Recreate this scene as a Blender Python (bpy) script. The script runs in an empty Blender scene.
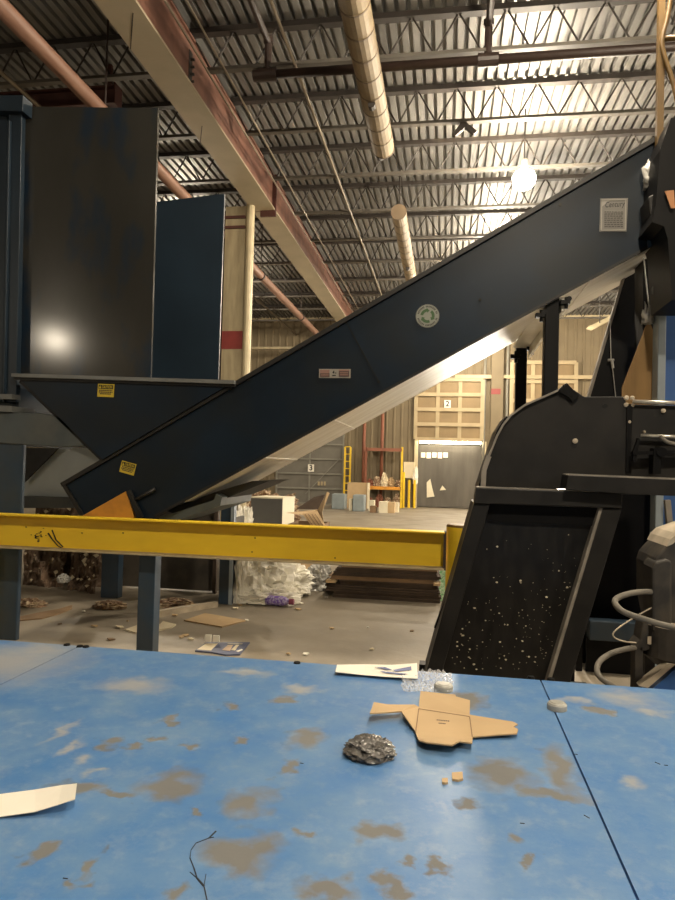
import bpy, bmesh, math, random
from mathutils import Vector, Matrix, noise as mnoise

S = bpy.context.scene
COL = S.collection
rnd = random.Random(7)

# ------------------------------------------------------------------ camera
F, W, H = 676.0, 675.0, 900.0
CAM_H = 1.6
YAW, PITCH, ROLL = math.radians(9.21), math.radians(1.27), math.radians(1.5)
RM = (Matrix.Rotation(YAW, 3, 'Z') @ Matrix.Rotation(math.pi/2 + PITCH, 3, 'X') @ Matrix.Rotation(ROLL, 3, 'Z'))
CP = Vector((0, 0, CAM_H))
cam = bpy.data.cameras.new('camera')
co = bpy.data.objects.new('camera', cam)
COL.objects.link(co)
co.matrix_world = Matrix.Translation(CP) @ RM.to_4x4()
cam.sensor_fit = 'VERTICAL'
cam.sensor_height = 36.0
cam.lens = 36.0 * F / H
cam.clip_start = 0.02
S.camera = co


def at(px, py, Y=None, Z=None, X=None):
    """measured direction in the photograph -> point on the plane X=, Y= or Z="""
    d = RM @ Vector(((px - W/2)/F, -(py - H/2)/F, -1))
    if Y is not None:
        t = Y/d.y
    elif Z is not None:
        t = (Z - CAM_H)/d.z
    else:
        t = X/d.x
    return CP + d*t


# ------------------------------------------------------------------ materials
MATS = {}


def mat(name, col, rough=0.6, metal=0.0, var=0.12, scale=3.0, col2=None, mix=0.5, detail=6, bump=0.0, bscale=30.0,
        spec=0.5, stretch=None, ramp=(0.42, 0.62)):
    """procedural material: base colour with noise variation, optional second colour in patches"""
    m = bpy.data.materials.new(name)
    m.use_nodes = True
    nt = m.node_tree
    N, L = nt.nodes, nt.links
    b = N['Principled BSDF']
    tc = N.new('ShaderNodeTexCoord')
    mp = N.new('ShaderNodeMapping')
    L.new(tc.outputs['Object'], mp.inputs['Vector'])
    if stretch:
        mp.inputs['Scale'].default_value = stretch
    n = N.new('ShaderNodeTexNoise')
    n.inputs['Scale'].default_value = scale
    n.inputs['Detail'].default_value = detail
    L.new(mp.outputs[0], n.inputs['Vector'])
    r = N.new('ShaderNodeValToRGB')
    lo = [c*(1-var) for c in col] + [1]
    hi = [min(1, c*(1+var)) for c in col] + [1]
    r.color_ramp.elements[0].position = 0.3
    r.color_ramp.elements[1].position = 0.7
    r.color_ramp.elements[0].color = lo
    r.color_ramp.elements[1].color = hi
    L.new(n.outputs['Fac'], r.inputs['Fac'])
    out = r.outputs['Color']
    if col2:
        n2 = N.new('ShaderNodeTexNoise')
        n2.inputs['Scale'].default_value = scale*1.7
        n2.inputs['Detail'].default_value = 9
        L.new(mp.outputs[0], n2.inputs['Vector'])
        r2 = N.new('ShaderNodeValToRGB')
        r2.color_ramp.elements[0].position = ramp[0]
        r2.color_ramp.elements[1].position = ramp[1]
        r2.color_ramp.elements[1].color = (mix, mix, mix, 1)
        r2.color_ramp.elements[0].color = (0, 0, 0, 1)
        L.new(n2.outputs['Fac'], r2.inputs['Fac'])
        mx = N.new('ShaderNodeMixRGB')
        mx.inputs['Color2'].default_value = (*col2, 1)
        L.new(r2.outputs['Color'], mx.inputs['Fac'])
        L.new(out, mx.inputs['Color1'])
        out = mx.outputs['Color']
    L.new(out, b.inputs['Base Color'])
    b.inputs['Roughness'].default_value = rough
    b.inputs['Metallic'].default_value = metal
    b.inputs['Specular IOR Level'].default_value = spec
    if bump:
        nb = N.new('ShaderNodeTexNoise')
        nb.inputs['Scale'].default_value = bscale
        nb.inputs['Detail'].default_value = 5
        L.new(mp.outputs[0], nb.inputs['Vector'])
        bp = N.new('ShaderNodeBump')
        bp.inputs['Strength'].default_value = bump
        bp.inputs['Distance'].default_value = 0.02
        L.new(nb.outputs['Fac'], bp.inputs['Height'])
        L.new(bp.outputs[0], b.inputs['Normal'])
    MATS[name] = m
    return m


def emit(name, col, strength):
    m = bpy.data.materials.new(name)
    m.use_nodes = True
    nt = m.node_tree
    b = nt.nodes['Principled BSDF']
    b.inputs['Base Color'].default_value = (*col, 1)
    b.inputs['Emission Color'].default_value = (*col, 1)
    b.inputs['Emission Strength'].default_value = strength
    return m


M = dict(
    concrete=mat('concrete', (0.225, 0.19, 0.14), 0.55, var=0.25, scale=1.1, col2=(0.33, 0.29, 0.23), mix=0.55, bump=0.12, bscale=18),
    wall=mat('wall_siding', (0.175, 0.138, 0.082), 0.7, var=0.12, scale=1.2),
    wall_dim=mat('wall_block', (0.22, 0.195, 0.15), 0.8, var=0.1, scale=1.2),
    deck=mat('galvanised_deck', (0.19, 0.185, 0.175), 0.5, metal=0.3, var=0.22, scale=1.5, stretch=(4, 0.6, 1), bump=0.15, bscale=4),
    joist=mat('joist_paint', (0.028, 0.022, 0.018), 0.6, var=0.2),
    chord=mat('chord_paint', (0.10, 0.09, 0.075), 0.5, var=0.2),
    girder=mat('girder_cream', (0.45, 0.39, 0.275), 0.6, var=0.06, scale=1.0, col2=(0.35, 0.305, 0.21), mix=0.4),
    primer=mat('red_oxide_primer', (0.21, 0.10, 0.07), 0.55, var=0.2, scale=2.5, col2=(0.12, 0.055, 0.04), mix=0.6),
    darkred=mat('dark_red_steel', (0.085, 0.03, 0.024), 0.6, var=0.2),
    pipe=mat('pipe_brown', (0.03, 0.018, 0.014), 0.5, var=0.2),
    copper=mat('pinkish_pipe', (0.26, 0.145, 0.10), 0.5, var=0.15, stretch=(3, 0.4, 3), col2=(0.19, 0.095, 0.065), mix=0.6),
    conduit=mat('conduit', (0.26, 0.22, 0.17), 0.4, metal=0.5, var=0.15),
    duct=mat('tan_duct', (0.26, 0.195, 0.11), 0.6, var=0.12, scale=3, col2=(0.17, 0.13, 0.075), mix=0.5),
    duct_band=mat('duct_band', (0.14, 0.10, 0.06), 0.6, var=0.1),
    cream=mat('cream_steel', (0.40, 0.335, 0.21), 0.5, var=0.1, scale=2, stretch=(3, 3, 0.5), col2=(0.27, 0.22, 0.135), mix=0.6),
    cream_pale=mat('pale_cream', (0.56, 0.48, 0.31), 0.45, var=0.08),
    redband=mat('red_band', (0.22, 0.035, 0.03), 0.5, var=0.15),
    navy=mat('navy_steel', (0.007, 0.0155, 0.028), 0.4, var=0.3, scale=1.3, col2=(0.012, 0.0155, 0.018), mix=0.7, spec=0.22),
    navy_wall=mat('navy_wall_dusty', (0.034, 0.033, 0.029), 0.13, var=0.25, scale=1.1, col2=(0.010, 0.024, 0.046), mix=0.9, ramp=(0.5, 0.6), stretch=(1.2, 1, 0.5), spec=0.3),
    blue_far=mat('blue_wall', (0.012, 0.022, 0.034), 0.4, var=0.25, scale=1.3, spec=0.4),
    blue_post=mat('blue_post', (0.022, 0.045, 0.075), 0.45, var=0.25, scale=2.0, col2=(0.05, 0.056, 0.058), mix=0.5),
    blue_lip=mat('pale_lip', (0.16, 0.165, 0.16), 0.45, var=0.25),  # paler grey than the navy plates
    grey_beam=mat('greyblue_beam', (0.075, 0.09, 0.095), 0.5, var=0.3, scale=2, col2=(0.13, 0.13, 0.115), mix=0.5),
    pale_plate=mat('pale_blue_plate', (0.72, 0.80, 0.84), 0.4, var=0.15, scale=2),  # pale blue, raised further to stand in for light on the plate
    pan=mat('galvanised_pan', (0.92, 0.90, 0.84), 0.42, metal=0.3, var=0.06, scale=1.5, stretch=(0.6, 3, 0.6), col2=(0.70, 0.66, 0.57), mix=0.5, bump=0.35, bscale=2.2),
    rubber=mat('rubber', (0.018, 0.018, 0.018), 0.6, var=0.2),
    black=mat('black_steel', (0.0125, 0.012, 0.0115), 0.45, var=0.3, scale=3, col2=(0.025, 0.023, 0.021), mix=0.7, spec=0.35),
    black_deep=mat('black_paint', (0.0025, 0.0025, 0.003), 0.5, var=0.3, spec=0.2),
    black_gloss=mat('black_chute_liner', (0.006, 0.0055, 0.005), 0.36, var=0.4, scale=6, col2=(0.016, 0.0145, 0.013), mix=0.7, stretch=(2, 2, 0.7)),
    black_edge=mat('dusty_lit_edge', (0.26, 0.235, 0.20), 0.6, var=0.25, scale=8),  # dusty ledges, and the lit flap edge painted pale
    steel=mat('bright_steel', (0.72, 0.68, 0.6), 0.28, metal=0.8, var=0.1),
    yellow=mat('yellow_paint', (0.88, 0.60, 0.03), 0.42, var=0.06, scale=2.0, col2=(0.74, 0.47, 0.02), mix=0.5, stretch=(0.6, 1, 2)),
    yellow_dust=mat('yellow_dusty', (0.40, 0.33, 0.20), 0.8, var=0.2, scale=6),
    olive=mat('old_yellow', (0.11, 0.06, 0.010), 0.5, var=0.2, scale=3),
    orange=mat('orange_guard', (0.68, 0.30, 0.035), 0.45, var=0.12, scale=4, col2=(0.40, 0.17, 0.03), mix=0.5),
    label_yellow=mat('label_yellow', (0.64, 0.48, 0.04), 0.5, var=0.05),
    label_white=mat('label_white', (0.30, 0.28, 0.24), 0.5, var=0.06),
    label_pink=mat('label_pink', (0.27, 0.15, 0.12), 0.5, var=0.06),
    label_brown=mat('label_brown', (0.10, 0.06, 0.055), 0.5, var=0.1),
    label_grey=mat('label_grey', (0.15, 0.14, 0.12), 0.4, var=0.1),
    decal=mat('decal_face', (0.26, 0.275, 0.235), 0.5, var=0.05),
    green=mat('decal_green', (0.04, 0.10, 0.03), 0.5, var=0.1),
    ink=mat('ink', (0.012, 0.011, 0.010), 0.6, var=0.05),
    ink_soft=mat('soft_ink', (0.05, 0.042, 0.036), 0.7, var=0.1),
    card=mat('cardboard', (0.50, 0.355, 0.195), 0.8, var=0.07, scale=5),
    card_dark=mat('cardboard_brown', (0.22, 0.14, 0.075), 0.85, var=0.2, scale=5),
    card_old=mat('cardboard_old', (0.06, 0.04, 0.027), 0.85, var=0.3, scale=5),
    paper=mat('paper', (0.86, 0.82, 0.72), 0.7, var=0.03),
    paper_cream=mat('paper_cream', (0.72, 0.63, 0.45), 0.7, var=0.06),
    print_blue=mat('print_blue', (0.16, 0.19, 0.36), 0.6, var=0.2, scale=20),
    print_navy=mat('print_navy', (0.07, 0.085, 0.16), 0.5, var=0.2, scale=20),
    print_tan=mat('print_tan', (0.5, 0.36, 0.24), 0.6, var=0.2, scale=20),
    film=mat('plastic_film', (0.80, 0.77, 0.68), 0.3, var=0.12, scale=6, bump=0.5, bscale=14),
    film_grey=mat('plastic_film_grey', (0.42, 0.41, 0.38), 0.3, var=0.2, scale=6, bump=0.4, bscale=14),
    bag=mat('grey_bag', (0.11, 0.105, 0.10), 0.2, var=0.3, scale=12, bump=0.4, bscale=40),
    purple=mat('purple_plastic', (0.16, 0.09, 0.36), 0.25, var=0.35, scale=25, col2=(0.5, 0.45, 0.62), mix=0.8),
    cap_red=mat('cap_maroon', (0.22, 0.05, 0.09), 0.4, var=0.1),
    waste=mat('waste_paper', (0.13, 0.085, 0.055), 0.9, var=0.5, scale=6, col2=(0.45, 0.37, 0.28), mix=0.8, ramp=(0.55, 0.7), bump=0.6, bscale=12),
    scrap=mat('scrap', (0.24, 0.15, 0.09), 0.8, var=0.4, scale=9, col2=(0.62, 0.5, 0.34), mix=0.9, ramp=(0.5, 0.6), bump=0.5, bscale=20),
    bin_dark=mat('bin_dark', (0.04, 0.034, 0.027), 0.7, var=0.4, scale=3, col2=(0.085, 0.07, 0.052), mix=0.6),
    crate=mat('crate_grey', (0.09, 0.087, 0.08), 0.6, var=0.12),
    crate_white=mat('crate_white', (0.72, 0.66, 0.5), 0.6, var=0.08),
    bin_blue=mat('bin_bluegrey', (0.24, 0.28, 0.29), 0.5, var=0.12),
    door_tan=mat('door_tan', (0.24, 0.17, 0.085), 0.6, var=0.15, scale=1.5),
    door_rib=mat('door_rib', (0.40, 0.32, 0.19), 0.5, var=0.08),
    door_grey=mat('door_greygreen', (0.15, 0.14, 0.115), 0.6, var=0.1),
    door_grey_rib=mat('door_grey_rib', (0.22, 0.21, 0.175), 0.55, var=0.1),
    curtain=mat('dock_curtain', (0.10, 0.09, 0.075), 0.5, var=0.3, scale=1.2, stretch=(2, 1, 0.4)),
    rust=mat('rust_pipe', (0.25, 0.09, 0.05), 0.6, var=0.2),
    plywood=mat('plywood', (0.34, 0.20, 0.07), 0.6, var=0.2, scale=3, stretch=(4, 1, 0.6)),
    baler_blue=mat('baler_blue', (0.03, 0.10, 0.30), 0.5, var=0.15),
    baler_grey=mat('baler_post', (0.28, 0.33, 0.37), 0.5, var=0.15),
    hose=mat('dusty_hose', (0.15, 0.135, 0.11), 0.7, var=0.3, scale=10),
    motor=mat('motor_grey', (0.03, 0.027, 0.024), 0.6, var=0.3, scale=6, col2=(0.09, 0.075, 0.055), mix=0.5),
    dust=mat('dusty_top', (0.48, 0.41, 0.31), 0.9, var=0.2, scale=8),
    plug=mat('plug', (0.36, 0.355, 0.32), 0.4, var=0.15, scale=20),
    sign_orange=mat('sign_orange', (0.6, 0.28, 0.12), 0.6, var=0.1),
    green_waste=mat('green_print', (0.5, 0.62, 0.42), 0.6, var=0.4, scale=30, col2=(0.1, 0.4, 0.12), mix=0.9),
)
M['lamp'] = emit('lamp_glow', (1.0, 0.86, 0.66), 680.0)
M['tube'] = emit('dock_tube', (1.0, 0.86, 0.62), 40.0)
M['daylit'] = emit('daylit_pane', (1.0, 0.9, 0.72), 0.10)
M['hole'] = mat('hole_black', (0.006, 0.006, 0.006), 0.8)


def clear_film():
    m = bpy.data.materials.new('clear_film')
    m.use_nodes = True
    b = m.node_tree.nodes['Principled BSDF']
    b.inputs['Base Color'].default_value = (0.95, 0.95, 0.95, 1)
    b.inputs['Roughness'].default_value = 0.10
    b.inputs['Alpha'].default_value = 0.30
    return m


M['clear'] = clear_film()


# ------------------------------------------------------------------ mesh helpers
class MB:
    def __init__(s):
        s.v, s.f = [], []

    def add(s, vs, fs):
        o = len(s.v)
        s.v += [Vector(v) for v in vs]
        s.f += [tuple(i + o for i in f) for f in fs]
        return s

    def box(s, lo, hi):
        x0, y0, z0 = lo
        x1, y1, z1 = hi
        return s.add([(x0, y0, z0), (x1, y0, z0), (x1, y1, z0), (x0, y1, z0), (x0, y0, z1), (x1, y0, z1), (x1, y1, z1), (x0, y1, z1)],
                     [(0, 3, 2, 1), (4, 5, 6, 7), (0, 1, 5, 4), (1, 2, 6, 5), (2, 3, 7, 6), (3, 0, 4, 7)])

    def prism(s, pts, vec):
        n = len(pts)
        vec = Vector(vec)
        a = [Vector(p) for p in pts]
        fs = [tuple(range(n)), tuple(range(2*n - 1, n - 1, -1))]
        fs += [(i, n + i, n + (i + 1) % n, (i + 1) % n) for i in range(n)]
        return s.add(a + [p + vec for p in a], fs)

    def px(s, pts, Y, d):
        """outline measured in the photograph, on the plane at depth Y, d thick"""
        return s.prism([at(x, y, Y=Y) for x, y in pts], (0, d, 0))

    def pxr(s, x0, y0, x1, y1, Y, d):
        """upright box: measured extents at depth Y (world-aligned)"""
        a, b = at(x0, (y0 + y1)/2, Y=Y), at(x1, (y0 + y1)/2, Y=Y)
        t, u = at((x0 + x1)/2, y0, Y=Y), at((x0 + x1)/2, y1, Y=Y)
        return s.box((a.x, Y, u.z), (b.x, Y + d, t.z))

    def tube(s, path, r, n=10, cap=True):
        path = [Vector(p) for p in path]
        rs = r if isinstance(r, (list, tuple)) else [r]*len(path)
        base = len(s.v)
        t0 = (path[1] - path[0]).normalized()
        ref = Vector((0, 0, 1)) if abs(t0.z) < 0.9 else Vector((1, 0, 0))
        u = t0.cross(ref).normalized()
        for i, p in enumerate(path):
            if i == 0:
                t = path[1] - path[0]
            elif i == len(path) - 1:
                t = path[-1] - path[-2]
            else:
                t = (path[i + 1] - path[i]).normalized() + (path[i] - path[i - 1]).normalized()
            t.normalize()
            u = (u - t*u.dot(t)).normalized()
            w = t.cross(u)
            for k in range(n):
                a = 2*math.pi*k/n
                s.v.append(p + (u*math.cos(a) + w*math.sin(a))*rs[i])
        for i in range(len(path) - 1):
            for k in range(n):
                a, b = base + i*n + k, base + i*n + (k + 1) % n
                s.f.append((a, b, b + n, a + n))
        if cap:
            s.f.append(tuple(base + k for k in range(n - 1, -1, -1)))
            e = base + (len(path) - 1)*n
            s.f.append(tuple(e + k for k in range(n)))
        return s

    def bar(s, a, b, w, h):
        """rectangular bar from a to b, w wide horizontally, h in the other direction"""
        a, b = Vector(a), Vector(b)
        t = (b - a).normalized()
        ref = Vector((0, 0, 1)) if abs(t.z) < 0.95 else Vector((0, 1, 0))
        u = t.cross(ref).normalized()*(w/2)
        v = u.cross(t).normalized()*(h/2)
        q = [a + u + v, a - u + v, a - u - v, a + u - v]
        return s.prism(q, b - a)


def smooth_path(pts, n=8):
    pts = [Vector(p) for p in pts]
    out = []
    for i in range(len(pts) - 1):
        p0 = pts[max(i - 1, 0)]
        p1, p2 = pts[i], pts[i + 1]
        p3 = pts[min(i + 2, len(pts) - 1)]
        for k in range(n):
            t = k/n
            out.append(0.5*((2*p1) + (p2 - p0)*t + (2*p0 - 5*p1 + 4*p2 - p3)*t*t + (3*p1 - p0 - 3*p2 + p3)*t**3))
    out.append(pts[-1])
    return out


def base_of(vs):
    lo = [min(v[i] for v in vs) for i in range(3)]
    hi = [max(v[i] for v in vs) for i in range(3)]
    return Vector(((lo[0] + hi[0])/2, (lo[1] + hi[1])/2, lo[2]))


def wloc(o):
    p = Vector((0, 0, 0))
    while o is not None:
        p += o.location
        o = o.parent
    return p


def build(name, mb, m, parent=None, smooth=False, bevel=0.0, segs=2):
    off = wloc(parent) if parent else base_of(mb.v)
    me = bpy.data.meshes.new(name)
    me.from_pydata([tuple(v - off) for v in mb.v], [], mb.f)
    bm = bmesh.new()
    bm.from_mesh(me)
    bmesh.ops.recalc_face_normals(bm, faces=bm.faces)
    bm.to_mesh(me)
    bm.free()
    me.materials.append(m if not isinstance(m, str) else M[m])
    if smooth:
        for p in me.polygons:
            p.use_smooth = True
    o = bpy.data.objects.new(name, me)
    COL.objects.link(o)
    if parent:
        o.parent = parent
    else:
        o.location = off
    if bevel:
        b = o.modifiers.new('bevel', 'BEVEL')
        b.width = bevel
        b.segments = segs
        b.limit_method = 'ANGLE'
        b.harden_normals = False
    return o


def build_split(name, mb, m, parent, **k):
    """one object for every separate piece collected in mb"""
    par = list(range(len(mb.v)))

    def find(i):
        while par[i] != i:
            par[i] = par[par[i]]
            i = par[i]
        return i
    for f in mb.f:
        for i in f[1:]:
            par[find(i)] = find(f[0])
    groups = {}
    for f in mb.f:
        groups.setdefault(find(f[0]), []).append(f)
    out = []
    for fs in groups.values():
        ids = sorted({i for f in fs for i in f})
        mp = {i: n for n, i in enumerate(ids)}
        q = MB()
        q.v = [mb.v[i] for i in ids]
        q.f = [tuple(mp[i] for i in f) for f in fs]
        out.append(build(name, q, m, parent, **k))
    return out


def tag(o, label=None, cat=None, group=None, kind=None):
    if label:
        o['label'] = label
    if cat:
        o['category'] = cat
    if group:
        o['group'] = group
    if kind:
        o['kind'] = kind
    return o


def thing(name, label, cat, loc=(0, 0, 0), group=None, kind=None):
    o = bpy.data.objects.new(name, None)
    o.empty_display_size = 0.1
    COL.objects.link(o)
    o.location = loc
    return tag(o, label, cat, group, kind)


def struct(name, mb, m, parent=None, **k):
    o = build(name, mb, m, parent, **k)
    if parent is None:
        o['kind'] = 'structure'
    return o


def copy_tree(o, dloc, label=None):
    c = o.copy()
    COL.objects.link(c)
    c.location = o.location + Vector(dloc)
    if label:
        c['label'] = label
    for ch in list(o.children):
        d = ch.copy()
        COL.objects.link(d)
        d.parent = c
        for g in list(ch.children):
            e = g.copy()
            COL.objects.link(e)
            e.parent = d
    return c


def text_mb(txt, size, loc, shear=0.0, upright=True, rot=0.0, width=None, thick=0.0, spacing=1.0):
    """lettering as a flat mesh, standing in the XZ plane facing -Y (or lying when upright is False)"""
    c = bpy.data.curves.new('lettering', 'FONT')
    c.body = txt
    c.size = size
    c.shear = shear
    c.align_x = 'CENTER'
    c.align_y = 'CENTER'
    c.offset = thick
    c.space_character = spacing
    o = bpy.data.objects.new('lettering', c)
    COL.objects.link(o)
    bpy.context.view_layer.update()
    dg = bpy.context.evaluated_depsgraph_get()
    me = bpy.data.meshes.new_from_object(o.evaluated_get(dg))
    vs = [v.co.copy() for v in me.vertices]
    fs = [tuple(p.vertices) for p in me.polygons]
    bpy.data.objects.remove(o)
    bpy.data.curves.remove(c)
    bpy.data.meshes.remove(me)
    if width and vs:
        w = max(v.x for v in vs) - min(v.x for v in vs)
        vs = [Vector((v.x*width/w, v.y, 0)) for v in vs]
    R = Matrix.Rotation(rot, 3, 'Z')
    if upright:
        R = Matrix.Rotation(math.pi/2, 3, 'X') @ R
    mb = MB()
    mb.add([Vector(loc) + R @ v for v in vs], fs)
    return mb


def lump_mb(c, rx, ry, rz, seed=0, amp=0.3, freq=2.0, seg=40, rings=20, flat=0.0, ridged=False):
    """crumpled rounded heap sitting on z = c.z"""
    mb = MB()
    c = Vector(c)
    vs = []
    for i in range(rings + 1):
        th = math.pi*i/rings
        for k in range(seg):
            a = 2*math.pi*k/seg
            d = Vector((math.sin(th)*math.cos(a), math.sin(th)*math.sin(a), math.cos(th)))
            q = d*freq + Vector((seed*7.3, seed*3.1, seed*1.7))
            n = mnoise.fractal(q, 0.6, 2.1, 5)
            if ridged:
                n = 0.6 - 1.6*abs(mnoise.noise(q)) - 0.6*abs(mnoise.noise(q*2.3)) + 0.25*mnoise.noise(q*5)
            s = 1 + amp*n
            p = Vector((d.x*rx*s, d.y*ry*s, d.z*rz*s))
            z = p.z + rz*0.55
            if z < 0:
                z = 0.0 + 0.002*k/seg
            vs.append(c + Vector((p.x, p.y, z)))
    fs = []
    for i in range(rings):
        for k in range(seg):
            a, b = i*seg + k, i*seg + (k + 1) % seg
            fs.append((a, b, b + seg, a + seg))
    mb.add(vs, fs)
    return mb


def sheet_mb(polys, t=0.003):
    """polys: lists of 3-D points, each a face of a thin folded sheet"""
    mb = MB()
    for p in polys:
        mb.prism(p, (0, 0, -t))
    return mb


# ================================================================== SETTING
XL, XR, YF, YB = -24.0, 16.0, -18.0, 27.0
ZC = CAM_H + 5.95          # underside of the roof deck

struct('floor', MB().box((XL, YF, -0.2), (XR, YB + 4.0, 0.0)), 'concrete')
# corrugated roof deck
mb = MB()
prof = []
pitch = 0.152
x = XL
while x < XR:
    prof += [(x, 0.0), (x + 0.088, 0.0), (x + 0.098, 0.07), (x + 0.142, 0.07)]
    x += pitch
vs, fs = [], []
for (px_, pz_) in prof:
    vs += [(px_, YF, ZC + pz_), (px_, YB, ZC + pz_)]
for i in range(len(prof) - 1):
    fs.append((2*i, 2*i + 1, 2*i + 3, 2*i + 2))
mb.add(vs, fs)
struct('ceiling', mb, 'deck')

# back wall of ribbed siding with an opening at dock door 2
d2 = dict(x0=at(417, 474, Y=YB).x, x1=at(482, 474, Y=YB).x, z1=at(450, 441, Y=YB).z)
mb = MB()


def siding(mb, x0, x1, z0, z1, step=0.30):
    n = max(1, int((x1 - x0)/step))
    s = (x1 - x0)/n
    for i in range(n):
        a = x0 + i*s
        q = [(a, YB, z0), (a + s*0.62, YB, z0), (a + s*0.72, YB - 0.03, z0), (a + s*0.90, YB - 0.03, z0), (a + s, YB, z0),
             (a + s, YB + 0.2, z0), (a, YB + 0.2, z0)]
        mb.prism(q, (0, 0, z1 - z0))


siding(mb, XL, d2['x0'], 0, ZC + 0.06)
d3 = dict(x0=at(511, 474, Y=YB).x, x1=at(575, 474, Y=YB).x, z1=2.75)
siding(mb, d2['x1'], d3['x0'], 0, ZC + 0.06)
siding(mb, d3['x1'], XR, 0, ZC + 0.06)
siding(mb, d3['x0'], d3['x1'], d3['z1'], ZC + 0.06)
siding(mb, d2['x0'], d2['x1'], d2['z1'], ZC + 0.06)
struct('wall_back', mb, 'wall')
struct('wall_left', MB().box((XL - 0.2, YF, 0), (XL, YB, ZC + 0.06)), 'wall_dim')
struct('wall_right', MB().box((XR, YF, 0), (XR + 0.2, YB, ZC + 0.06)), 'wall_dim')
struct('wall_front', MB().box((XL, YF - 0.2, 0), (XR, YF, ZC + 0.06)), 'wall_dim')


def hrail(name, px_, py_, h, m='door_rib', d=0.16, x0=XL, x1=XR):
    z = at(px_, py_, Y=YB - d).z
    return struct(name, MB().box((x0, YB - d - 0.04, z - h/2), (x1, YB - 0.032, z + h/2)), m)


hrail('trim_1', 300, 317, 0.20, 'cream_pale')
hrail('trim_2', 540, 377, 0.14, 'door_rib', x0=at(455, 376, Y=YB).x)
hrail('trim_3', 300, 348, 0.10, 'cream', x1=at(345, 348, Y=YB).x)

# ---- dock doors (structure)


def grid_door(name, x0, x1, z0, z1, cols, rows, mpanel, mrib, y=YB - 0.05, rib=0.14):
    o = struct(name, MB().box((x0, y, z0), (x1, y + 0.045, z1)), mpanel)
    mb = MB()
    for i in range(cols + 1):
        xx = x0 + (x1 - x0)*i/cols
        mb.box((xx - rib/2, y - 0.06, z0), (xx + rib/2, y, z1))
    for k in range(rows + 1):
        zz = z0 + (z1 - z0)*k/rows
        mb.box((x0, y - 0.075, zz - rib*0.5), (x1, y, zz + rib*0.5))
    build('door_ribs', mb, mrib, o)
    return o


def number_plate(parent, txt, px_, py_, y, hpx):
    c = at(px_, py_, Y=y)
    h = hpx/F*y
    pl = build('number_plate', MB().box((c.x - h*0.42, y - 0.012, c.z - h/2), (c.x + h*0.42, y, c.z + h/2)), 'paper', parent)
    tag(pl, 'small white plate with a bold black number %s' % txt)
    build('number', text_mb(txt, h*1.02, (c.x, y - 0.016, c.z), thick=h*0.02), 'ink', pl)


z370, z440 = at(450, 380, Y=YB).z, d2['z1']
D2 = grid_door('door_2', d2['x0'] - 0.1, d2['x1'] - 0.05, z440 + 0.05, z370, 3, 4, 'door_tan', 'door_rib', y=YB - 0.10)
number_plate(D2, '2', 447.5, 404, YB - 0.19, 7.5)
ax, bx = at(277, 475, Y=YB).x, at(343, 475, Y=YB).x
D1 = grid_door('door_1', ax, bx, 0.02, at(310, 400, Y=YB).z, 2, 7, 'door_grey', 'door_grey_rib', rib=0.06)
number_plate(D1, '3', 311, 468, YB - 0.135, 7.5)
build('brace', MB().bar(Vector((bx - 1.5, YB - 0.14, 0.4)), Vector((bx - 0.1, YB - 0.14, 1.9)), 0.03, 0.03), 'door_grey_rib', D1)
mk = MB()
for k in range(3):
    c = at(319 + 3*k, 483.5, Y=YB - 0.135)
    mk.box((c.x - 0.05, YB - 0.14, c.z - 0.08), (c.x + 0.03, YB - 0.135, c.z + 0.08))
build('stencil_mark', mk, 'door_rib', D1)
ax, bx = at(511, 400, Y=YB).x, at(575, 400, Y=YB).x
D3 = grid_door('door_3', ax, bx, 2.80, at(545, 363, Y=YB).z, 3, 4, 'door_tan', 'door_rib', y=YB - 0.10)
# added glowing panel, unseen behind the machine, stands for daylight under the raised door
struct('daylight_panel', MB().box((d3['x0'] - 0.2, YB + 0.5, 0), (d3['x1'] + 0.2, YB + 0.55, d3['z1'] + 0.2)), emit('daylight', (1.0, 0.93, 0.80), 34.0))
# dock pocket behind the open door: side walls, ceiling, strip curtain
x0, x1, z1 = d2['x0'], d2['x1'], d2['z1']
mb = MB().box((x0 - 0.3, YB + 0.2, 0), (x0, YB + 3.5, z1 + 0.2)).box((x1, YB + 0.2, 0), (x1 + 0.3, YB + 3.5, z1 + 0.2))
mb.box((x0 - 0.3, YB + 0.2, z1), (x1 + 0.3, YB + 3.5, z1 + 0.2)).box((x0 - 0.3, YB + 3.5, 0), (x1 + 0.3, YB + 3.7, z1 + 0.2))
struct('wall_dock', mb, 'wall_dim')
mb = MB()
nst = 14
for i in range(nst):
    a = x0 + (x1 - x0)*i/nst
    mb.box((a, YB + 0.22 + 0.012*(i % 2), 0.03), (a + (x1 - x0)/nst*1.08, YB + 0.23 + 0.012*(i % 2), z1 - 0.16))
cur = build('strip_curtain', mb, 'curtain')
tag(cur, 'grey translucent strip curtain filling the open dock doorway under number 2', 'curtain')
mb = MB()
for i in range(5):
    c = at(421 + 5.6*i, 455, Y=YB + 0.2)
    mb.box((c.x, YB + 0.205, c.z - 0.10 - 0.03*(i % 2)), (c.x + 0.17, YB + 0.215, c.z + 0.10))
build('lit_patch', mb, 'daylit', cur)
mb = MB()
c = at(427, 490, Y=YB + 0.2)
mb.prism([(c.x, YB + 0.2, c.z - 0.3), (c.x + 0.3, YB + 0.2, c.z - 0.25), (c.x + 0.2, YB + 0.2, c.z + 0.1), (c.x + 0.12, YB + 0.2, c.z + 0.45), (c.x - 0.02, YB + 0.2, c.z + 0.3)], (0, 0.012, 0))
mb.prism([(c.x + 0.5, YB + 0.2, c.z), (c.x + 0.75, YB + 0.2, c.z + 0.03), (c.x + 0.6, YB + 0.2, c.z + 0.2)], (0, 0.012, 0))
build('torn_patch', mb, 'crate_white', cur)
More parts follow.
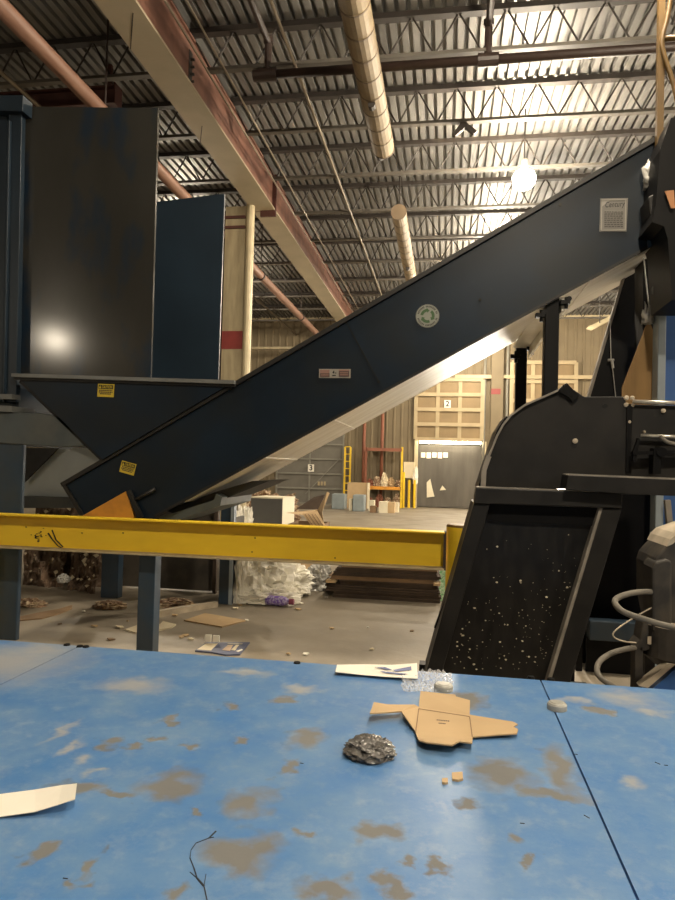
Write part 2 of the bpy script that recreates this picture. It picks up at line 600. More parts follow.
# pale door jambs
mb = MB().box((x0 - 0.12, YB - 0.09, 0), (x0 + 0.02, YB - 0.032, z1)).box((x1 - 0.02, YB - 0.09, 0), (x1 + 0.14, YB - 0.032, z1))
struct('trim_4', mb, 'cream_pale')
# fluorescent dock light along the door head
t = thing('dock_light', 'glowing strip light along the head of the dock doorway below number 2', 'lamp', ((x0 + x1)/2, YB - 0.25, z1 - 0.12))
build('housing', MB().box((x0 + 0.05, YB - 0.30, z1 - 0.02), (x1 - 0.05, YB - 0.10, z1 + 0.05)), 'door_rib', t)
build('tube', MB().tube([(x0 + 0.08, YB - 0.2, z1 - 0.07), (x1 - 0.08, YB - 0.2, z1 - 0.07)], 0.05, 8), 'tube', t)

# ================================================================== ROOF STEEL
JY0, JS = 8.76, 1.76
XG0, XG1 = -3.98, -3.52      # girder flange edges
ZG0, ZG1 = CAM_H + 5.08, CAM_H + 5.80


def make_joist(xa, xb, y, label, group):
    t = thing('roof_joist', label, 'joist', ((xa + xb)/2, y, ZC - 0.62), group)
    zt, zb = ZC, ZC - 0.60
    build('top_chord', MB().box((xa, y - 0.06, zt - 0.075), (xb, y + 0.06, zt)), 'joist', t)
    build('bottom_chord', MB().box((xa + 0.25, y - 0.05, zb), (xb - 0.25, y + 0.05, zb + 0.045)), 'chord', t)
    mb = MB()
    n = int((xb - xa)/0.6)
    s = (xb - xa)/n
    pts = []
    for i in range(n):
        pts.append(Vector((xa + i*s, y, zt - 0.04)))
        pts.append(Vector((xa + (i + 0.5)*s, y, zb + 0.02)))
    pts.append(Vector((xb, y, zt - 0.04)))
    for a, b in zip(pts, pts[1:]):
        mb.tube([a, b], 0.013, 5, cap=False)
    build('web_rod', mb, 'joist', t)
    return t


ORD = ['nearest', 'second', 'third', 'fourth', 'fifth', 'sixth', 'seventh', 'eighth', 'ninth', 'tenth', 'eleventh', 'twelfth']
proto_r = proto_l = None
for k in range(11):
    y = JY0 + JS*(k - 1)
    w = ORD[k] if k else 'nearest'
    lr = 'open-web roof joist on the right of the big cream girder, %s counting from the camera' % w
    ll = 'open-web roof joist on the left of the big cream girder, %s counting from the camera' % w
    if k == 0:
        proto_r = make_joist(XG1 - 0.1, 14.0, y, lr, 'open-web joists right of the girder')
        proto_l = make_joist(-19.0, XG0 + 0.1, y, ll, 'open-web joists left of the girder')
    else:
        copy_tree(proto_r, (0, JS*k, 0), lr)
        copy_tree(proto_l, (0, JS*k, 0), ll)

# girders with wide cream lower flange and red web
YC = 13.0


def girder(y0, y1, label):
    t = thing('roof_girder', label, 'girder', ((XG0 + XG1)/2, (y0 + y1)/2, ZG0))
    xm = (XG0 + XG1)/2
    bf = MB().box((XG0, y0, ZG0), (XG1, y1, ZG0 + 0.035))
    build('lower_flange', bf, 'girder', t)
    build('web', MB().box((xm - 0.17, y0, ZG0 + 0.035), (xm + 0.17, y1, ZG1 - 0.03)), 'primer', t)
    build('upper_flange', MB().box((XG0 + 0.03, y0, ZG1 - 0.03), (XG1 - 0.03, y1, ZG1)), 'primer', t)
    return t


g1 = girder(-4.0, YC + 0.1, 'long cream and red roof girder running overhead to the column')
mb = MB()
for yy in (8.6,):
    mb.box((XG1 - 0.07, yy, ZG0 + 0.04), (XG1 - 0.055, yy + 0.12, ZG1 - 0.2))
    for k in range(4):
        mb.tube([(XG1 - 0.06, yy + 0.06, ZG0 + 0.1 + 0.1*k), (XG1 - 0.0, yy + 0.06, ZG0 + 0.1 + 0.1*k)], 0.018, 6)
build('bolted_cleat', mb, 'joist', g1)
mb = MB()
for p_, q_ in (((133, 13), (130.5, 49)), ((202, 126), (200, 146))):
    mb.bar(at(*p_, Z=ZG0 - 0.001), at(*q_, Z=ZG0 - 0.001), 0.012, 0.004)
build_split('flange_joint', mb, 'joist', g1)
build('end_plate', MB().box((XG1 - 0.30, YC + 0.06, ZG0 - 0.12), (XG1 + 0.02, YC + 0.12, ZG1)), 'darkred', g1)
girder(YC + 0.14, YB - 0.06, 'far cream and red roof girder running from the column to the back wall')

# column
cxa, cxb = at(227, 280, Y=YC).x, at(247, 280, Y=YC).x
t = thing('steel_column', 'cream steel column with a red band, holding the girder behind the hopper', 'column', ((cxa + cxb)/2, YC, 0), kind='thing')
zc1 = ZG0 - 0.002
yc0 = YC - 0.2
mb = MB().box((cxa, yc0, 0), (cxb, yc0 + 0.03, zc1)).box((cxa, yc0 + 0.37, 0), (cxb, yc0 + 0.40, zc1))
mb.box(((cxa + cxb)/2 - 0.02, yc0 + 0.03, 0), ((cxa + cxb)/2 + 0.02, yc0 + 0.37, zc1))
build('shaft', mb, 'cream', t)
za, zb = at(240, 349, Y=yc0).z, at(240, 331, Y=yc0).z
build('red_band', MB().box((cxa - 0.004, yc0 - 0.006, za), (cxb + 0.004, yc0 + 0.2, zb)), 'redband', t)
build('base_plate', MB().box((cxa, yc0 - 0.1, 0), (cxb, yc0 + 0.5, 0.03)), 'cream', t)
mb = MB()
for dz in (0.25, 0.45):
    mb.box((cxa, yc0 - 0.05, zc1 - dz), (cxb, yc0, zc1 - dz + 0.05))
build_split('cap_cleat', mb, 'darkred', t)
dp = build('downpipe', MB().tube([(cxb + 0.09, yc0 + 0.02, 0), (cxb + 0.09, yc0 + 0.02, ZG0 + 0.3)], 0.085, 12), 'cream_pale')
tag(dp, 'pale cream downpipe standing against the right of the red-banded column', 'pipe')
dk = build('cable_tray', MB().box((cxa - 0.16, yc0 + 0.1, 0), (cxa - 0.02, yc0 + 0.2, ZG0 - 0.05)), 'card_old')
tag(dk, 'dark brown cable tray running up the left of the red-banded column', 'cable tray')

# overhead pipes and ducts
zp = CAM_H + 4.55
p0, p1 = at(0, 2, Z=zp), at(312, 330, Z=zp)
xp = (at(103, 106, Z=zp).x + at(250, 268, Z=zp).x)/2
t = thing('overhead_pipe', 'pinkish steel pipe slung low under the roof on the left', 'pipe', (xp, 15, zp))
build('pipe_run', MB().tube([(xp, 3.0, zp), (xp, YB - 0.04, zp)], 0.095, 14), 'copper', t, smooth=True)
mb = MB()
for yy in (at(103, 106, Z=zp).y + 0.2, 15.8, at(300, 317, Z=zp).y):
    mb.tube([(xp, yy - 0.03, zp), (xp, yy + 0.03, zp)], 0.115, 14)
    mb.tube([(xp, yy, zp + 0.09), (xp, yy, ZC)], 0.012, 6)
build_split('pipe_clamp', mb, 'pipe', t)
yb_ = 9.3
bx0, bx1 = at(10, 98, Y=yb_).x, at(114, 93, Y=yb_).x
zb0, zb1 = at(60, 106, Y=yb_).z, at(60, 88, Y=yb_).z
t = thing('cross_beam', 'dark red steel beam stub above the tall navy hopper wall', 'beam', ((bx0 + bx1)/2, yb_, zb0), kind='thing')
mb = MB().box((bx0 - 6, yb_, zb0), (bx1, yb_ + 0.18, zb0 + 0.025)).box((bx0 - 6, yb_, zb1 - 0.025), (bx1, yb_ + 0.18, zb1)).box((bx0 - 6, yb_ + 0.08, zb0), (bx1, yb_ + 0.10, zb1))
build('i_section', mb, 'darkred', t)
build('end_plate', MB().box((bx1, yb_ - 0.02, zb0 - 0.02), (bx1 + 0.025, yb_ + 0.2, zb1 + 0.02)), 'darkred', t)
mb = MB()
for xx in (bx1 - 0.15, bx0 - 2):
    mb.box((xx, yb_ + 0.06, zb1), (xx + 0.06, yb_ + 0.12, ZC))
build_split('hanger', mb, 'darkred', t)

zs = CAM_H + 5.25
y_s = at(400, 66, Z=zs).y
xs = at(258, 75, Y=y_s).x
t = thing('sprinkler_main', 'dark brown sprinkler main crossing under the right-hand roof bay', 'pipe', (xs, y_s, zs))
build('pipe_run', MB().tube([(xs, y_s, zs), (13.0, y_s, zs)], 0.06, 12), 'pipe', t, smooth=True)
build('end_cap', MB().tube([(xs - 0.06, y_s, zs), (xs + 0.06, y_s, zs)], 0.078, 12), 'pipe', t)
for px_ in (268, 488):
    xx = at(px_, 60, Y=y_s).x
    mb = MB().tube([(xx, y_s, zs - 0.02), (xx, y_s, zs + 0.5)], 0.05, 10).tube([(xx, y_s, zs + 0.44), (xx, y_s - 0.0, zs + 0.52)], 0.068, 10)
    mb.tube([(xx - 0.13, y_s, zs), (xx + 0.13, y_s, zs)], 0.085, 12)
    mb.tube([(xx, y_s, zs + 0.45), (xx, y_s - 5, zs + 0.45)], 0.045, 10)
    build_split('riser_branch', mb, 'pipe', t)


def duct(x, z, y0, y1, r, label):
    t = thing('duct', label, 'duct', (x, (y0 + y1)/2, z - r))
    n = max(6, int((y1 - y0)/0.42))
    mb = MB().tube([(x, y0, z), (x, y1, z)], r, 20, cap=True)
    build('duct_tube', mb, 'duct', t, smooth=False)
    mb = MB()
    for i in range(n + 1):
        yy = y0 + (y1 - y0)*i/n
        mb.tube([(x, yy - 0.012, z), (x, yy + 0.012, z)], r*1.035, 20)
    build_split('seam_band', mb, 'duct_band', t)
    mb = MB()
    for yy in (y0 + 0.15, y1 - 0.15):
        mb.tube([(x, yy, z + r), (x, yy, ZC)], 0.02, 6)
    for f in (0.62,):
        yy = y0 + (y1 - y0)*f
        mb.tube([(x, yy - 0.05, z - r - 0.02), (x, yy + 0.05, z - r - 0.02)], 0.05, 8)
    mb.tube([(x - 0.05, y1 - 0.02, z - r*0.7), (x - 0.05, y1 + 0.08, z - r*0.7)], 0.06, 8)
    build_split('hanger', mb, 'joist', t)
    return t


zd = CAM_H + 5.0
ye1 = at(383, 158, Z=zd - 0.16).y
xd = (at(383, 150, Z=zd).x + at(356, 5, Z=zd).x)/2
duct(xd, zd, at(350, -60, Z=zd).y, ye1, 0.17, 'near segment of tan ribbed duct hanging under the roof')
ya, yb2 = at(398, 207, Z=zd + 0.1).y, at(410, 279, Z=zd - 0.16).y
duct(at(404, 240, Z=zd).x, zd, ya, yb2 + 1.0, 0.15, 'far segment of tan ribbed duct, seen just above the conveyor')

# thin conduits along the hall
for i, (pa, pb, zz, r, lab) in enumerate([
        ((168, 0), (265, 170), 5.30, 0.016, 'thin bright conduit running close beside the cream girder'),
        ((182, 0), (300, 200), 5.34, 0.014, 'second thin conduit, between the girder and the sprinkler pipe'),
        ((300, 90), (338, 170), 5.34, 0.022, 'pale conduit left of the near tan duct'),
        ((150, 0), (60, 0), 5.30, 0.03, 'thin pipe under the dark roof bay left of the girder')]):
    if i == 3:
        xx = at(30, 0, Z=CAM_H + zz).x + 1.2
        xx = -6.2
    else:
        xx = (at(*pa, Z=CAM_H + zz).x + at(*pb, Z=CAM_H + zz).x)/2
    o = build('conduit', MB().tube([(xx, 2.5, CAM_H + zz), (xx, YB - 0.04, CAM_H + zz)], r, 8), 'conduit', smooth=True)
    tag(o, lab, 'conduit', 'conduits under the roof')

# small bracket hanging from a joist
c = at(463, 126, Y=JY0 + JS)
t = thing('hanging_bracket', 'small dark wing-shaped bracket hung from a roof joist', 'bracket', c)
build('wings', MB().prism([c + Vector((-0.16, 0, -0.12)), c + Vector((-0.03, 0, 0.06)), c + Vector((0.05, 0, 0.06)), c + Vector((0.22, 0, -0.09)), c + Vector((0.17, 0, -0.13)), c + Vector((0.03, 0, -0.02)), c + Vector((-0.11, 0, -0.14))], (0, 0.08, 0)), 'joist', t)
build('stem', MB().tube([c + Vector((0.01, 0.04, 0)), c + Vector((0.01, 0.04, 0.25))], 0.015, 6), 'joist', t)


# high-bay lamps
def lamp(x, y, label, group='high-bay lamps under the roof'):
    z = CAM_H + 4.80
    t = thing('high_bay_lamp', label, 'lamp', (x, y, z - 0.2), group)
    mb = MB()
    seg, prof = 20, [(0.02, -0.19), (0.11, -0.165), (0.17, -0.10), (0.19, 0.0), (0.15, 0.08)]
    vs, fs = [], []
    for (r, dz) in prof:
        for k in range(seg):
            a = 2*math.pi*k/seg
            vs.append((x + r*math.cos(a), y + r*math.sin(a), z + dz))
    for i in range(len(prof) - 1):
        for k in range(seg):
            a, b = i*seg + k, i*seg + (k + 1) % seg
            fs.append((a, b, b + seg, a + seg))
    fs.append(tuple(range(seg)))
    mb.add(vs, fs)
    build('globe', mb, 'lamp', t, smooth=True)
    build('ballast_box', MB().tube([(x, y, z + 0.075), (x, y, z + 0.30)], [0.06, 0.05], 14), 'conduit', t)
    build('hook', MB().tube([(x, y, z + 0.3), (x, y, ZC)], 0.012, 6), 'joist', t)
    return t


lx = at(524, 181, Z=CAM_H + 4.75)
LX, LY = lx.x, lx.y
SP, SPY = 8.5, 6.4
vis = lamp(LX, LY, 'glaring round high-bay lamp hanging above the incline conveyor')
for (i, j) in ((0, 1), (-1, 1), (1, 1), (0, 2), (1, 2), (1, 0), (0, -1), (1, -1), (0, -2), (1, -2), (-2, -4)):
    if True:
        copy_tree(vis, (SP*i, SPY*j, 0), 'high-bay lamp hanging out of view under the roof')


# ================================================================== CONVEYOR
YN, YFAR = 5.4, 6.63
tl = at(62, 483, Y=YN)
t = thing('incline_conveyor', 'long dark navy incline conveyor climbing from the hopper up to the right', 'conveyor', (tl.x + 0.6, (YN + YFAR)/2, 0))
CV = t
SIDE = [(62, 483), (656, 137), (668, 238), (158, 516), (136, 531), (92, 534)]
sp = build('side_plate', MB().px(SIDE, YN, 0.02), 'navy', t)
tag(sp, 'navy side plate facing the camera')
fa = [at(x, y, Y=YN) for x, y in SIDE]
sh = Vector((0, YFAR - YN - 0.02, 0))
build('side_plate', MB().prism([p + sh for p in fa], (0, 0.02, 0)), 'navy', t)
# lips along top and bottom edges


def edge(p, q, Y, w, h, dy=-0.03):
    a, b = at(*p, Y=Y), at(*q, Y=Y)
    d = (b - a).normalized()
    n = Vector((-d.z, 0, d.x))
    return MB().prism([a, b, b - n*h, a - n*h], (0, dy, 0))


mb = edge((62, 483), (656, 137), YN, 0, 0.035, -0.03)
build('top_lip', mb, 'black', t)
mb = edge((62, 483), (92, 534), YN, 0, -0.03, -0.025)
build('end_lip', mb, 'black', t)
mb = edge((156, 517), (668, 238), YN, 0, -0.02, -0.02)
build('bottom_lip', mb, 'black', t)
# white underside return pan between the plates
a, b = at(158, 516, Y=YN), at(668, 238, Y=YN)
d = (b - a).normalized()
n = Vector((-d.z, 0, d.x))
pa = a + d*0.25
mb = MB().prism([pa, b, b + n*0.012, pa + n*0.012], (0, YFAR - YN, 0))
mb.v = [v + Vector((0, 0.005, 0)) for v in mb.v]
build('return_pan', mb, 'pan', t)
# pan joint ribs and bolts along its far edge
mb = MB()
L = (b - pa).length
for f in (0.18, 0.33, 0.85):
    q = pa + d*(L*f)
    mb.prism([q - n*0.006, q + d*0.025 - n*0.006, q + d*0.025, q], (0, YFAR - YN - 0.02, 0))
build_split('pan_joint', mb, 'pan', t)
mb = edge((158, 516), (668, 238), YN, 0, -0.03, 0.03)
mb.v = [v + Vector((0, YFAR - YN - 0.03, 0)) for v in mb.v]
build('pan_edge', mb, 'pan', t)
# belt inside
i1, i2 = a - n*(-0.25) + d*0.1, b - n*(-0.25)
mb = MB().prism([i1, i2, i2 + n*0.02, i1 + n*0.02], (0, YFAR - YN - 0.06, 0))
mb.v = [v + Vector((0, 0.04, 0)) for v in mb.v]
build('belt', mb, 'rubber', t)
# tail: roller, orange guard, take-up rod, return tray
tc = at(120, 512, Y=YN)
build('tail_roller', MB().tube([(tc.x, YN + 0.03, tc.z), (tc.x, YFAR - 0.03, tc.z)], 0.11, 18), 'rubber', t, smooth=True)
build('tail_guard', MB().px([(80, 517), (126, 491), (134, 517), (126, 524), (92, 534)], YN - 0.05, 0.045), 'orange', t, bevel=0.006)
p, q = at(131, 502, Y=YN - 0.03), at(155, 489, Y=YN - 0.03)
build('take_up_rod', MB().tube([p, q], 0.016, 10), 'black', t, smooth=True)
mb = MB().px([(126, 491), (129, 490), (142, 517), (137, 519)], YN - 0.06, 0.04)
build('guard_flange', mb, 'black', t)
mb = MB().prism([at(158, 518, Y=YN + 0.1), at(214, 500, Y=YN + 0.1), at(216, 494, Y=YN + 0.1), at(222, 497, Y=YN + 0.1), at(220, 506, Y=YN + 0.1), at(165, 524, Y=YN + 0.1)], (0, 0.9, 0))
build('return_belt', MB().px([(172, 513), (217, 502), (270, 480.5), (252, 481), (215, 492), (187, 502), (166, 511)], YN + 0.25, 0.75), 'rubber', t)
build('spill_tray', mb, 'grey_beam', t)
# plate seam and bolts
mb = MB()
p, q = at(346, 322, Y=YN - 0.003), at(379, 382, Y=YN - 0.003)
mb.bar(p, q, 0.006, 0.006)
for (x, y) in [(249, 380), (379, 382), (346, 322), (200, 405), (560, 205), (480, 300)]:
    c = at(x, y, Y=YN)
    mb.tube([c, c + Vector((0, -0.01, 0))], 0.012, 8)
build_split('plate_seam', mb, 'navy_wall', t)


# ---- stickers on the side plate
def caution(parent, px_, py_, wpx, hpx, rot, Y):
    c = at(px_, py_, Y=Y)
    w, h = wpx/F*Y, hpx/F*Y
    R = Matrix.Rotation(-rot, 3, 'Y')

    def rect(x0, x1, z0, z1, dy):
        return MB().prism([c + R @ Vector((x, dy, z)) for x, z in ((x0, z0), (x1, z0), (x1, z1), (x0, z1))], (0, 0.002, 0))
    l = build('caution_label', rect(-w/2, w/2, -h/2, h/2, -0.004), 'label_yellow', parent)
    tag(l, 'yellow caution sticker with a black heading band')
    build('heading_band', rect(-w*0.44, w*0.44, h*0.10, h*0.42, -0.006), 'ink', l)
    tm = text_mb('CAUTION', h*0.30, (0, 0, 0), width=w*0.62, thick=h*0.006)
    tm.v = [c + R @ (v + Vector((w*0.08, -0.008, h*0.255))) for v in tm.v]
    build('heading', tm, 'label_yellow', l)
    mb = MB()
    tri = [(-w*0.42, h*0.14), (-w*0.27, h*0.14), (-w*0.345, h*0.38)]
    mb.prism([c + R @ Vector((x, -0.008, z)) for x, z in tri], (0, 0.002, 0))
    build('warning_triangle', mb, 'label_yellow', l)
    mb = MB()
    for k, (f, g) in enumerate(((0.40, 0.0), (0.42, -0.13), (0.34, -0.26))):
        nseg = 6
        xs_ = -w*f
        while xs_ < w*f:
            ln = rnd.uniform(0.06, 0.13)*w
            m2 = rect(xs_, min(xs_ + ln, w*f), h*(g - 0.045), h*(g + 0.035), -0.006)
            mb.add(m2.v, m2.f)
            xs_ += ln + 0.025*w
    build('small_print', mb, 'ink_soft', l)


caution(t, 128, 468, 17, 12.5, math.radians(-13), YN - 0.002)

# round recycling decal
c = at(427.5, 316, Y=YN - 0.003)
r = 11.8/F*YN
mb = MB().tube([c, c + Vector((0, -0.003, 0))], r, 40)
dc = build('recycling_decal', mb, 'decal', t)
tag(dc, 'round pale sticker with a ring of green recycling arrows')
mb = MB()
for k in range(3):
    a0 = math.radians(90 + 120*k + 8)
    pts_o, pts_i = [], []
    for s in range(9):
        a = a0 + math.radians(74)*s/8
        pts_o.append(c + Vector((math.cos(a)*r*0.60, -0.005, math.sin(a)*r*0.60)))
        pts_i.append(c + Vector((math.cos(a)*r*0.36, -0.005, math.sin(a)*r*0.36)))
    for s in range(8):
        mb.add([pts_o[s], pts_o[s + 1], pts_i[s + 1], pts_i[s]], [(0, 1, 2, 3)])
    a = a0
    mb.add([c + Vector((math.cos(a)*r*0.70, -0.005, math.sin(a)*r*0.70)), c + Vector((math.cos(a)*r*0.26, -0.005, math.sin(a)*r*0.26)),
            c + Vector((math.cos(a - 0.5)*r*0.48, -0.005, math.sin(a - 0.5)*r*0.48))], [(0, 1, 2)])
build('recycling_arrows', mb, 'green', dc)
mb = MB()
for ring in range(2):
    rr = r*(0.80 if ring == 0 else 0.97)
    for k in range(44):
        a = 2*math.pi*k/44
        if ring == 0 and (math.sin(a) > -0.25 and abs(math.cos(a)) > 0.97 or k % 9 == 4):
            continue
        u = Vector((math.cos(a), 0, math.sin(a)))
        w = Vector((-math.sin(a), 0, math.cos(a)))
        hw, hh = (r*0.036, r*0.075) if ring == 0 else (r*0.075, r*0.012)
        q = c + Vector((0, -0.005, 0)) + u*rr
        mb.add([q - w*hw - u*hh, q + w*hw - u*hh, q + w*hw + u*hh, q - w*hw + u*hh], [(0, 1, 2, 3)])
build('ring_lettering', mb, 'ink_soft', dc)

# three-panel warning strip
Yw = YN - 0.004
wl = build('warning_strip', MB().pxr(319, 369, 350.5, 378, Yw, 0.003), 'label_white', t)
tag(wl, 'small three-panel warning strip in pink, white and brown')
build('panel', MB().pxr(320, 369.8, 329.5, 373.2, Yw - 0.003, 0.003), 'label_pink', wl)
build('panel', MB().pxr(320, 373.2, 329.5, 377, Yw - 0.003, 0.003), 'label_brown', wl)
build('panel', MB().pxr(338.8, 371, 349.2, 376.8, Yw - 0.003, 0.003), 'label_brown', wl)
build('panel', MB().pxr(338.8, 369.6, 349.2, 371.0, Yw - 0.003, 0.003), 'label_pink', wl)
mb = MB()
cx = at(334, 373, Y=Yw)
u = YN/F
mb.prism([cx + Vector((-1.6*u, -0.004, 0.2*u)), cx + Vector((-0.4*u, -0.004, 2.6*u)), cx + Vector((0.6*u, -0.004, 1*u)), cx + Vector((0.2*u, -0.004, -0.8*u))], (0, 0.002, 0))
mb.prism([cx + Vector((-2*u, -0.004, -3.2*u)), cx + Vector((2.2*u, -0.004, -3.0*u)), cx + Vector((1.8*u, -0.004, -2*u)), cx + Vector((-1.6*u, -0.004, -2*u))], (0, 0.002, 0))
mb.prism([cx + Vector((1.6*u, -0.004, -1*u)), cx + Vector((2.4*u, -0.004, -0.6*u)), cx + Vector((2.2*u, -0.004, 1*u)), cx + Vector((1.4*u, -0.004, 0.4*u))], (0, 0.002, 0))
build('pictogram', mb, 'ink', wl)
mb = MB()
for k in range(2):
    mb.pxr(321, 374 + 1.5*k, 328.5, 374.7 + 1.5*k, Yw - 0.005, 0.002)
    mb.pxr(340, 372.3 + 2*k, 348, 373.2 + 2*k, Yw - 0.005, 0.002)
build('small_print', mb, 'label_pink', wl)

# maker's plate
Yw = YN - 0.006
ml = build('maker_plate', MB().px([(600.5, 198.5), (628, 198), (626.5, 231.5), (599.5, 231.5)], Yw, 0.005), 'label_grey', t)
tag(ml, 'pale grey rating plate with a bold slanted maker name')
mb = MB()
for (x0_, y0_, x1_, y1_) in ((601.8, 199.6, 626.5, 200.3), (601.4, 229.8, 625.4, 230.5)):
    mb.pxr(x0_, y0_, x1_, y1_, Yw - 0.002, 0.002)
mb.pxr(601.2, 200, 601.9, 230, Yw - 0.002, 0.002).pxr(625.2, 200, 625.9, 230, Yw - 0.002, 0.002)
build('border', mb, 'label_white', ml)
c = at(614.5, 204.5, Y=Yw - 0.003)
tm = text_mb('Century', 7.6*u, (c.x, c.y, c.z), shear=0.28, width=18*u, thick=0.10*u, spacing=1.1, rot=math.radians(1.5))
build('maker_name', tm, 'ink', ml)
mb = MB().prism([at(x, y, Y=Yw - 0.002) for x, y in ((601.5, 199.5), (611, 199.5), (602, 206.5))], (0, 0.002, 0))
build('corner_flash', mb, 'label_white', ml)
mb = MB()
for k in range(8):
    yy = 211.5 + 2.1*k
    xs_ = 604.5
    while xs_ < 622:
        ln = rnd.uniform(1.2, 3.4)
        mb.pxr(xs_, yy, min(xs_ + ln, 623), yy + 0.7, Yw - 0.002, 0.002)
        xs_ += ln + 0.8
build('small_print', mb, 'ink_soft', ml)

# conveyor legs (the two tall black struts by the head, cross member, clamps, blue tail leg)
YS = YN - 0.06


def floor_leg(name, px0, px1, ytop, Y, d, m, parent, taper=None):
    a, b = at(px0, ytop, Y=Y), at(px1, ytop, Y=Y)
    return build(name, MB().box((a.x, Y, 0), (b.x, Y + d, a.z)), m, parent, bevel=0.008)


floor_leg('leg', 545.5, 560, 292, YN + 0.03, 0.12, 'black_deep', t)
floor_leg('leg', 516.5, 527.5, 345, 6.74, 0.10, 'black_deep', t)
p, q = at(553, 300, Y=YN + 0.08), at(522, 347, Y=6.72)
mb = MB().bar(p + Vector((0, -0.05, 0)), q, 0.16, 0.02)
mb2 = MB().bar(p + Vector((0.07, -0.05, -0.05)), q + Vector((0.07, 0, -0.05)), 0.02, 0.10)
mb.add(mb2.v, mb2.f)
build('cross_member', mb, 'pan', t)
mb = MB()
for (x, y, Y) in ((540, 316, YN), (565, 303, YN), (515, 357, 6.7), (531, 349, 6.7)):
    c = at(x, y, Y=Y)
    s = Y/5.4
    mb.box((c.x - 0.035*s, Y - 0.03, c.z - 0.012*s), (c.x + 0.035*s, Y + 0.03, c.z + 0.018*s))
    mb.tube([c + Vector((0.01, 0, -0.045*s)), c + Vector((0.01, 0, 0.045*s))], 0.014*s, 8)
    mb.tube([c + Vector((0.028*s, -0.02, 0.03*s)), c + Vector((0.028*s, 0.02, 0.03*s))], 0.02*s, 8)
build_split('beam_clamp', mb, 'black_deep', t)
# blue square leg near the tail, with pale edge
a, b = at(139, 556, Y=5.2), at(155.5, 556, Y=5.2)
lg = build('leg', MB().box((a.x, 5.2, 0), (b.x, 5.32, at(147, 545, Y=5.2).z)), 'blue_post', t, bevel=0.006)
mb = MB().box((a.x - 0.02, 5.18, 0), (b.x + 0.02, 5.34, 0.015))
build('foot_plate', mb, 'blue_post', t)

# ================================================================== HOPPER
YH0, YH1 = 5.5, 7.2
t = thing('infeed_hopper', 'tall dark navy hopper with high side walls standing over the conveyor tail', 'hopper', (at(85, 300, Y=YH0).x, 6.3, 0))
HP = t
w1 = build('side_wall', MB().px([(20, 106.5), (158, 108), (150.5, 377), (15, 374)], YH0, 0.03), 'navy_wall', t)
tag(w1, 'tall dusty navy wall nearest the camera')
xa = at(154, 250, Y=YH0).x
w2 = build('side_wall', MB().px([(80, 206), (156, 202), (224.5, 193.5), (218, 384), (100, 384)], YH1, 0.03), 'blue_far', t)
tag(w2, 'far wall seen past the near one')
# bolts at the ragged left edge of the near wall
mb = MB()
for k in range(14):
    y = 118 + k*18.5
    x = 20.5 - 4.6*(y - 106)/268 + rnd.uniform(-0.8, 1.0)
    c = at(x, y, Y=YH0 - 0.004)
    mb.bar(c, c + Vector((rnd.uniform(-0.01, 0.01), 0, -0.05)), 0.012, 0.012)
build('weld_bead', mb, 'black_edge', t)
# left wall inside the hopper and frame post
e0 = at(17, 240, Y=YH0)
mb = MB().box((e0.x - 0.02, YH0, at(17, 446, Y=YH0).z), (e0.x, YH1, at(20, 107, Y=YH0).z))
build('end_wall', mb, 'navy', t)
a, b = at(-6, 250, Y=5.44), at(20, 250, Y=5.44)
ztop, zbot = at(10, 95, Y=5.44).z, at(8, 400, Y=5.44).z
mb = MB()
mb.px([(9, 96), (22, 96), (16, 402), (3, 402)], 5.40, 0.06)
mb.px([(-14, 96), (8, 96), (2, 402), (-20, 402)], 5.44, 0.05)
mb.px([(7.5, 120), (9.5, 120), (3.8, 402), (2, 402)], 5.37, 0.08)
build('frame_post', mb, 'blue_far', t, bevel=0.004)
mb = MB().px([(-20, 95), (23, 95), (22.5, 111), (-20, 110)], 5.34, 0.14)
build('post_cap', mb, 'blue_far', t, bevel=0.004)
build('frame_plate', MB().px([(-20, 399), (17, 399), (17, 415), (-20, 415)], 5.46, 0.03), 'navy', t)
mb = MB().px([(-20, 394), (12, 394), (12, 399), (-20, 399)], 5.34, 0.12)
build('frame_rail', mb, 'blue_lip', t)
# slanted skirt over the conveyor tail
sk = build('skirt_plate', MB().px([(17, 376), (234, 381.5), (102, 459.5)], YN - 0.05, 0.02), 'navy', t)
tag(sk, 'slanted navy skirt plate carrying a caution sticker')
fa = [at(x, y, Y=YN - 0.05) for x, y in [(17, 376), (234, 381.5), (102, 459.5)]]
build('skirt_plate', MB().prism([p + Vector((0, 1.3, 0)) for p in fa], (0, 0.02, 0)), 'navy', t)
mb = edge((15, 374), (236, 381), YN - 0.05, 0, 0.03, -0.05)
build('skirt_lip', mb, 'blue_lip', t)
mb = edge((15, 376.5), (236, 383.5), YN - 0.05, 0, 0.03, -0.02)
build('skirt_shadow_strip', mb, 'black', t)  # black strip painting the shadow line under the lip
# sloping chute floor between the skirts
mb = MB().prism([fa[0] + Vector((0.02, 0.03, -0.02)), fa[2] + Vector((0.0, 0.03, 0.0)), fa[2] + Vector((-0.02, 0.03, -0.02)), fa[0] + Vector((0, 0.03, -0.05))], (0, 1.26, 0))
build('chute_floor', mb, 'black', t)
caution(t, 106, 390.5, 19, 14, math.radians(-1.5), YN - 0.054)
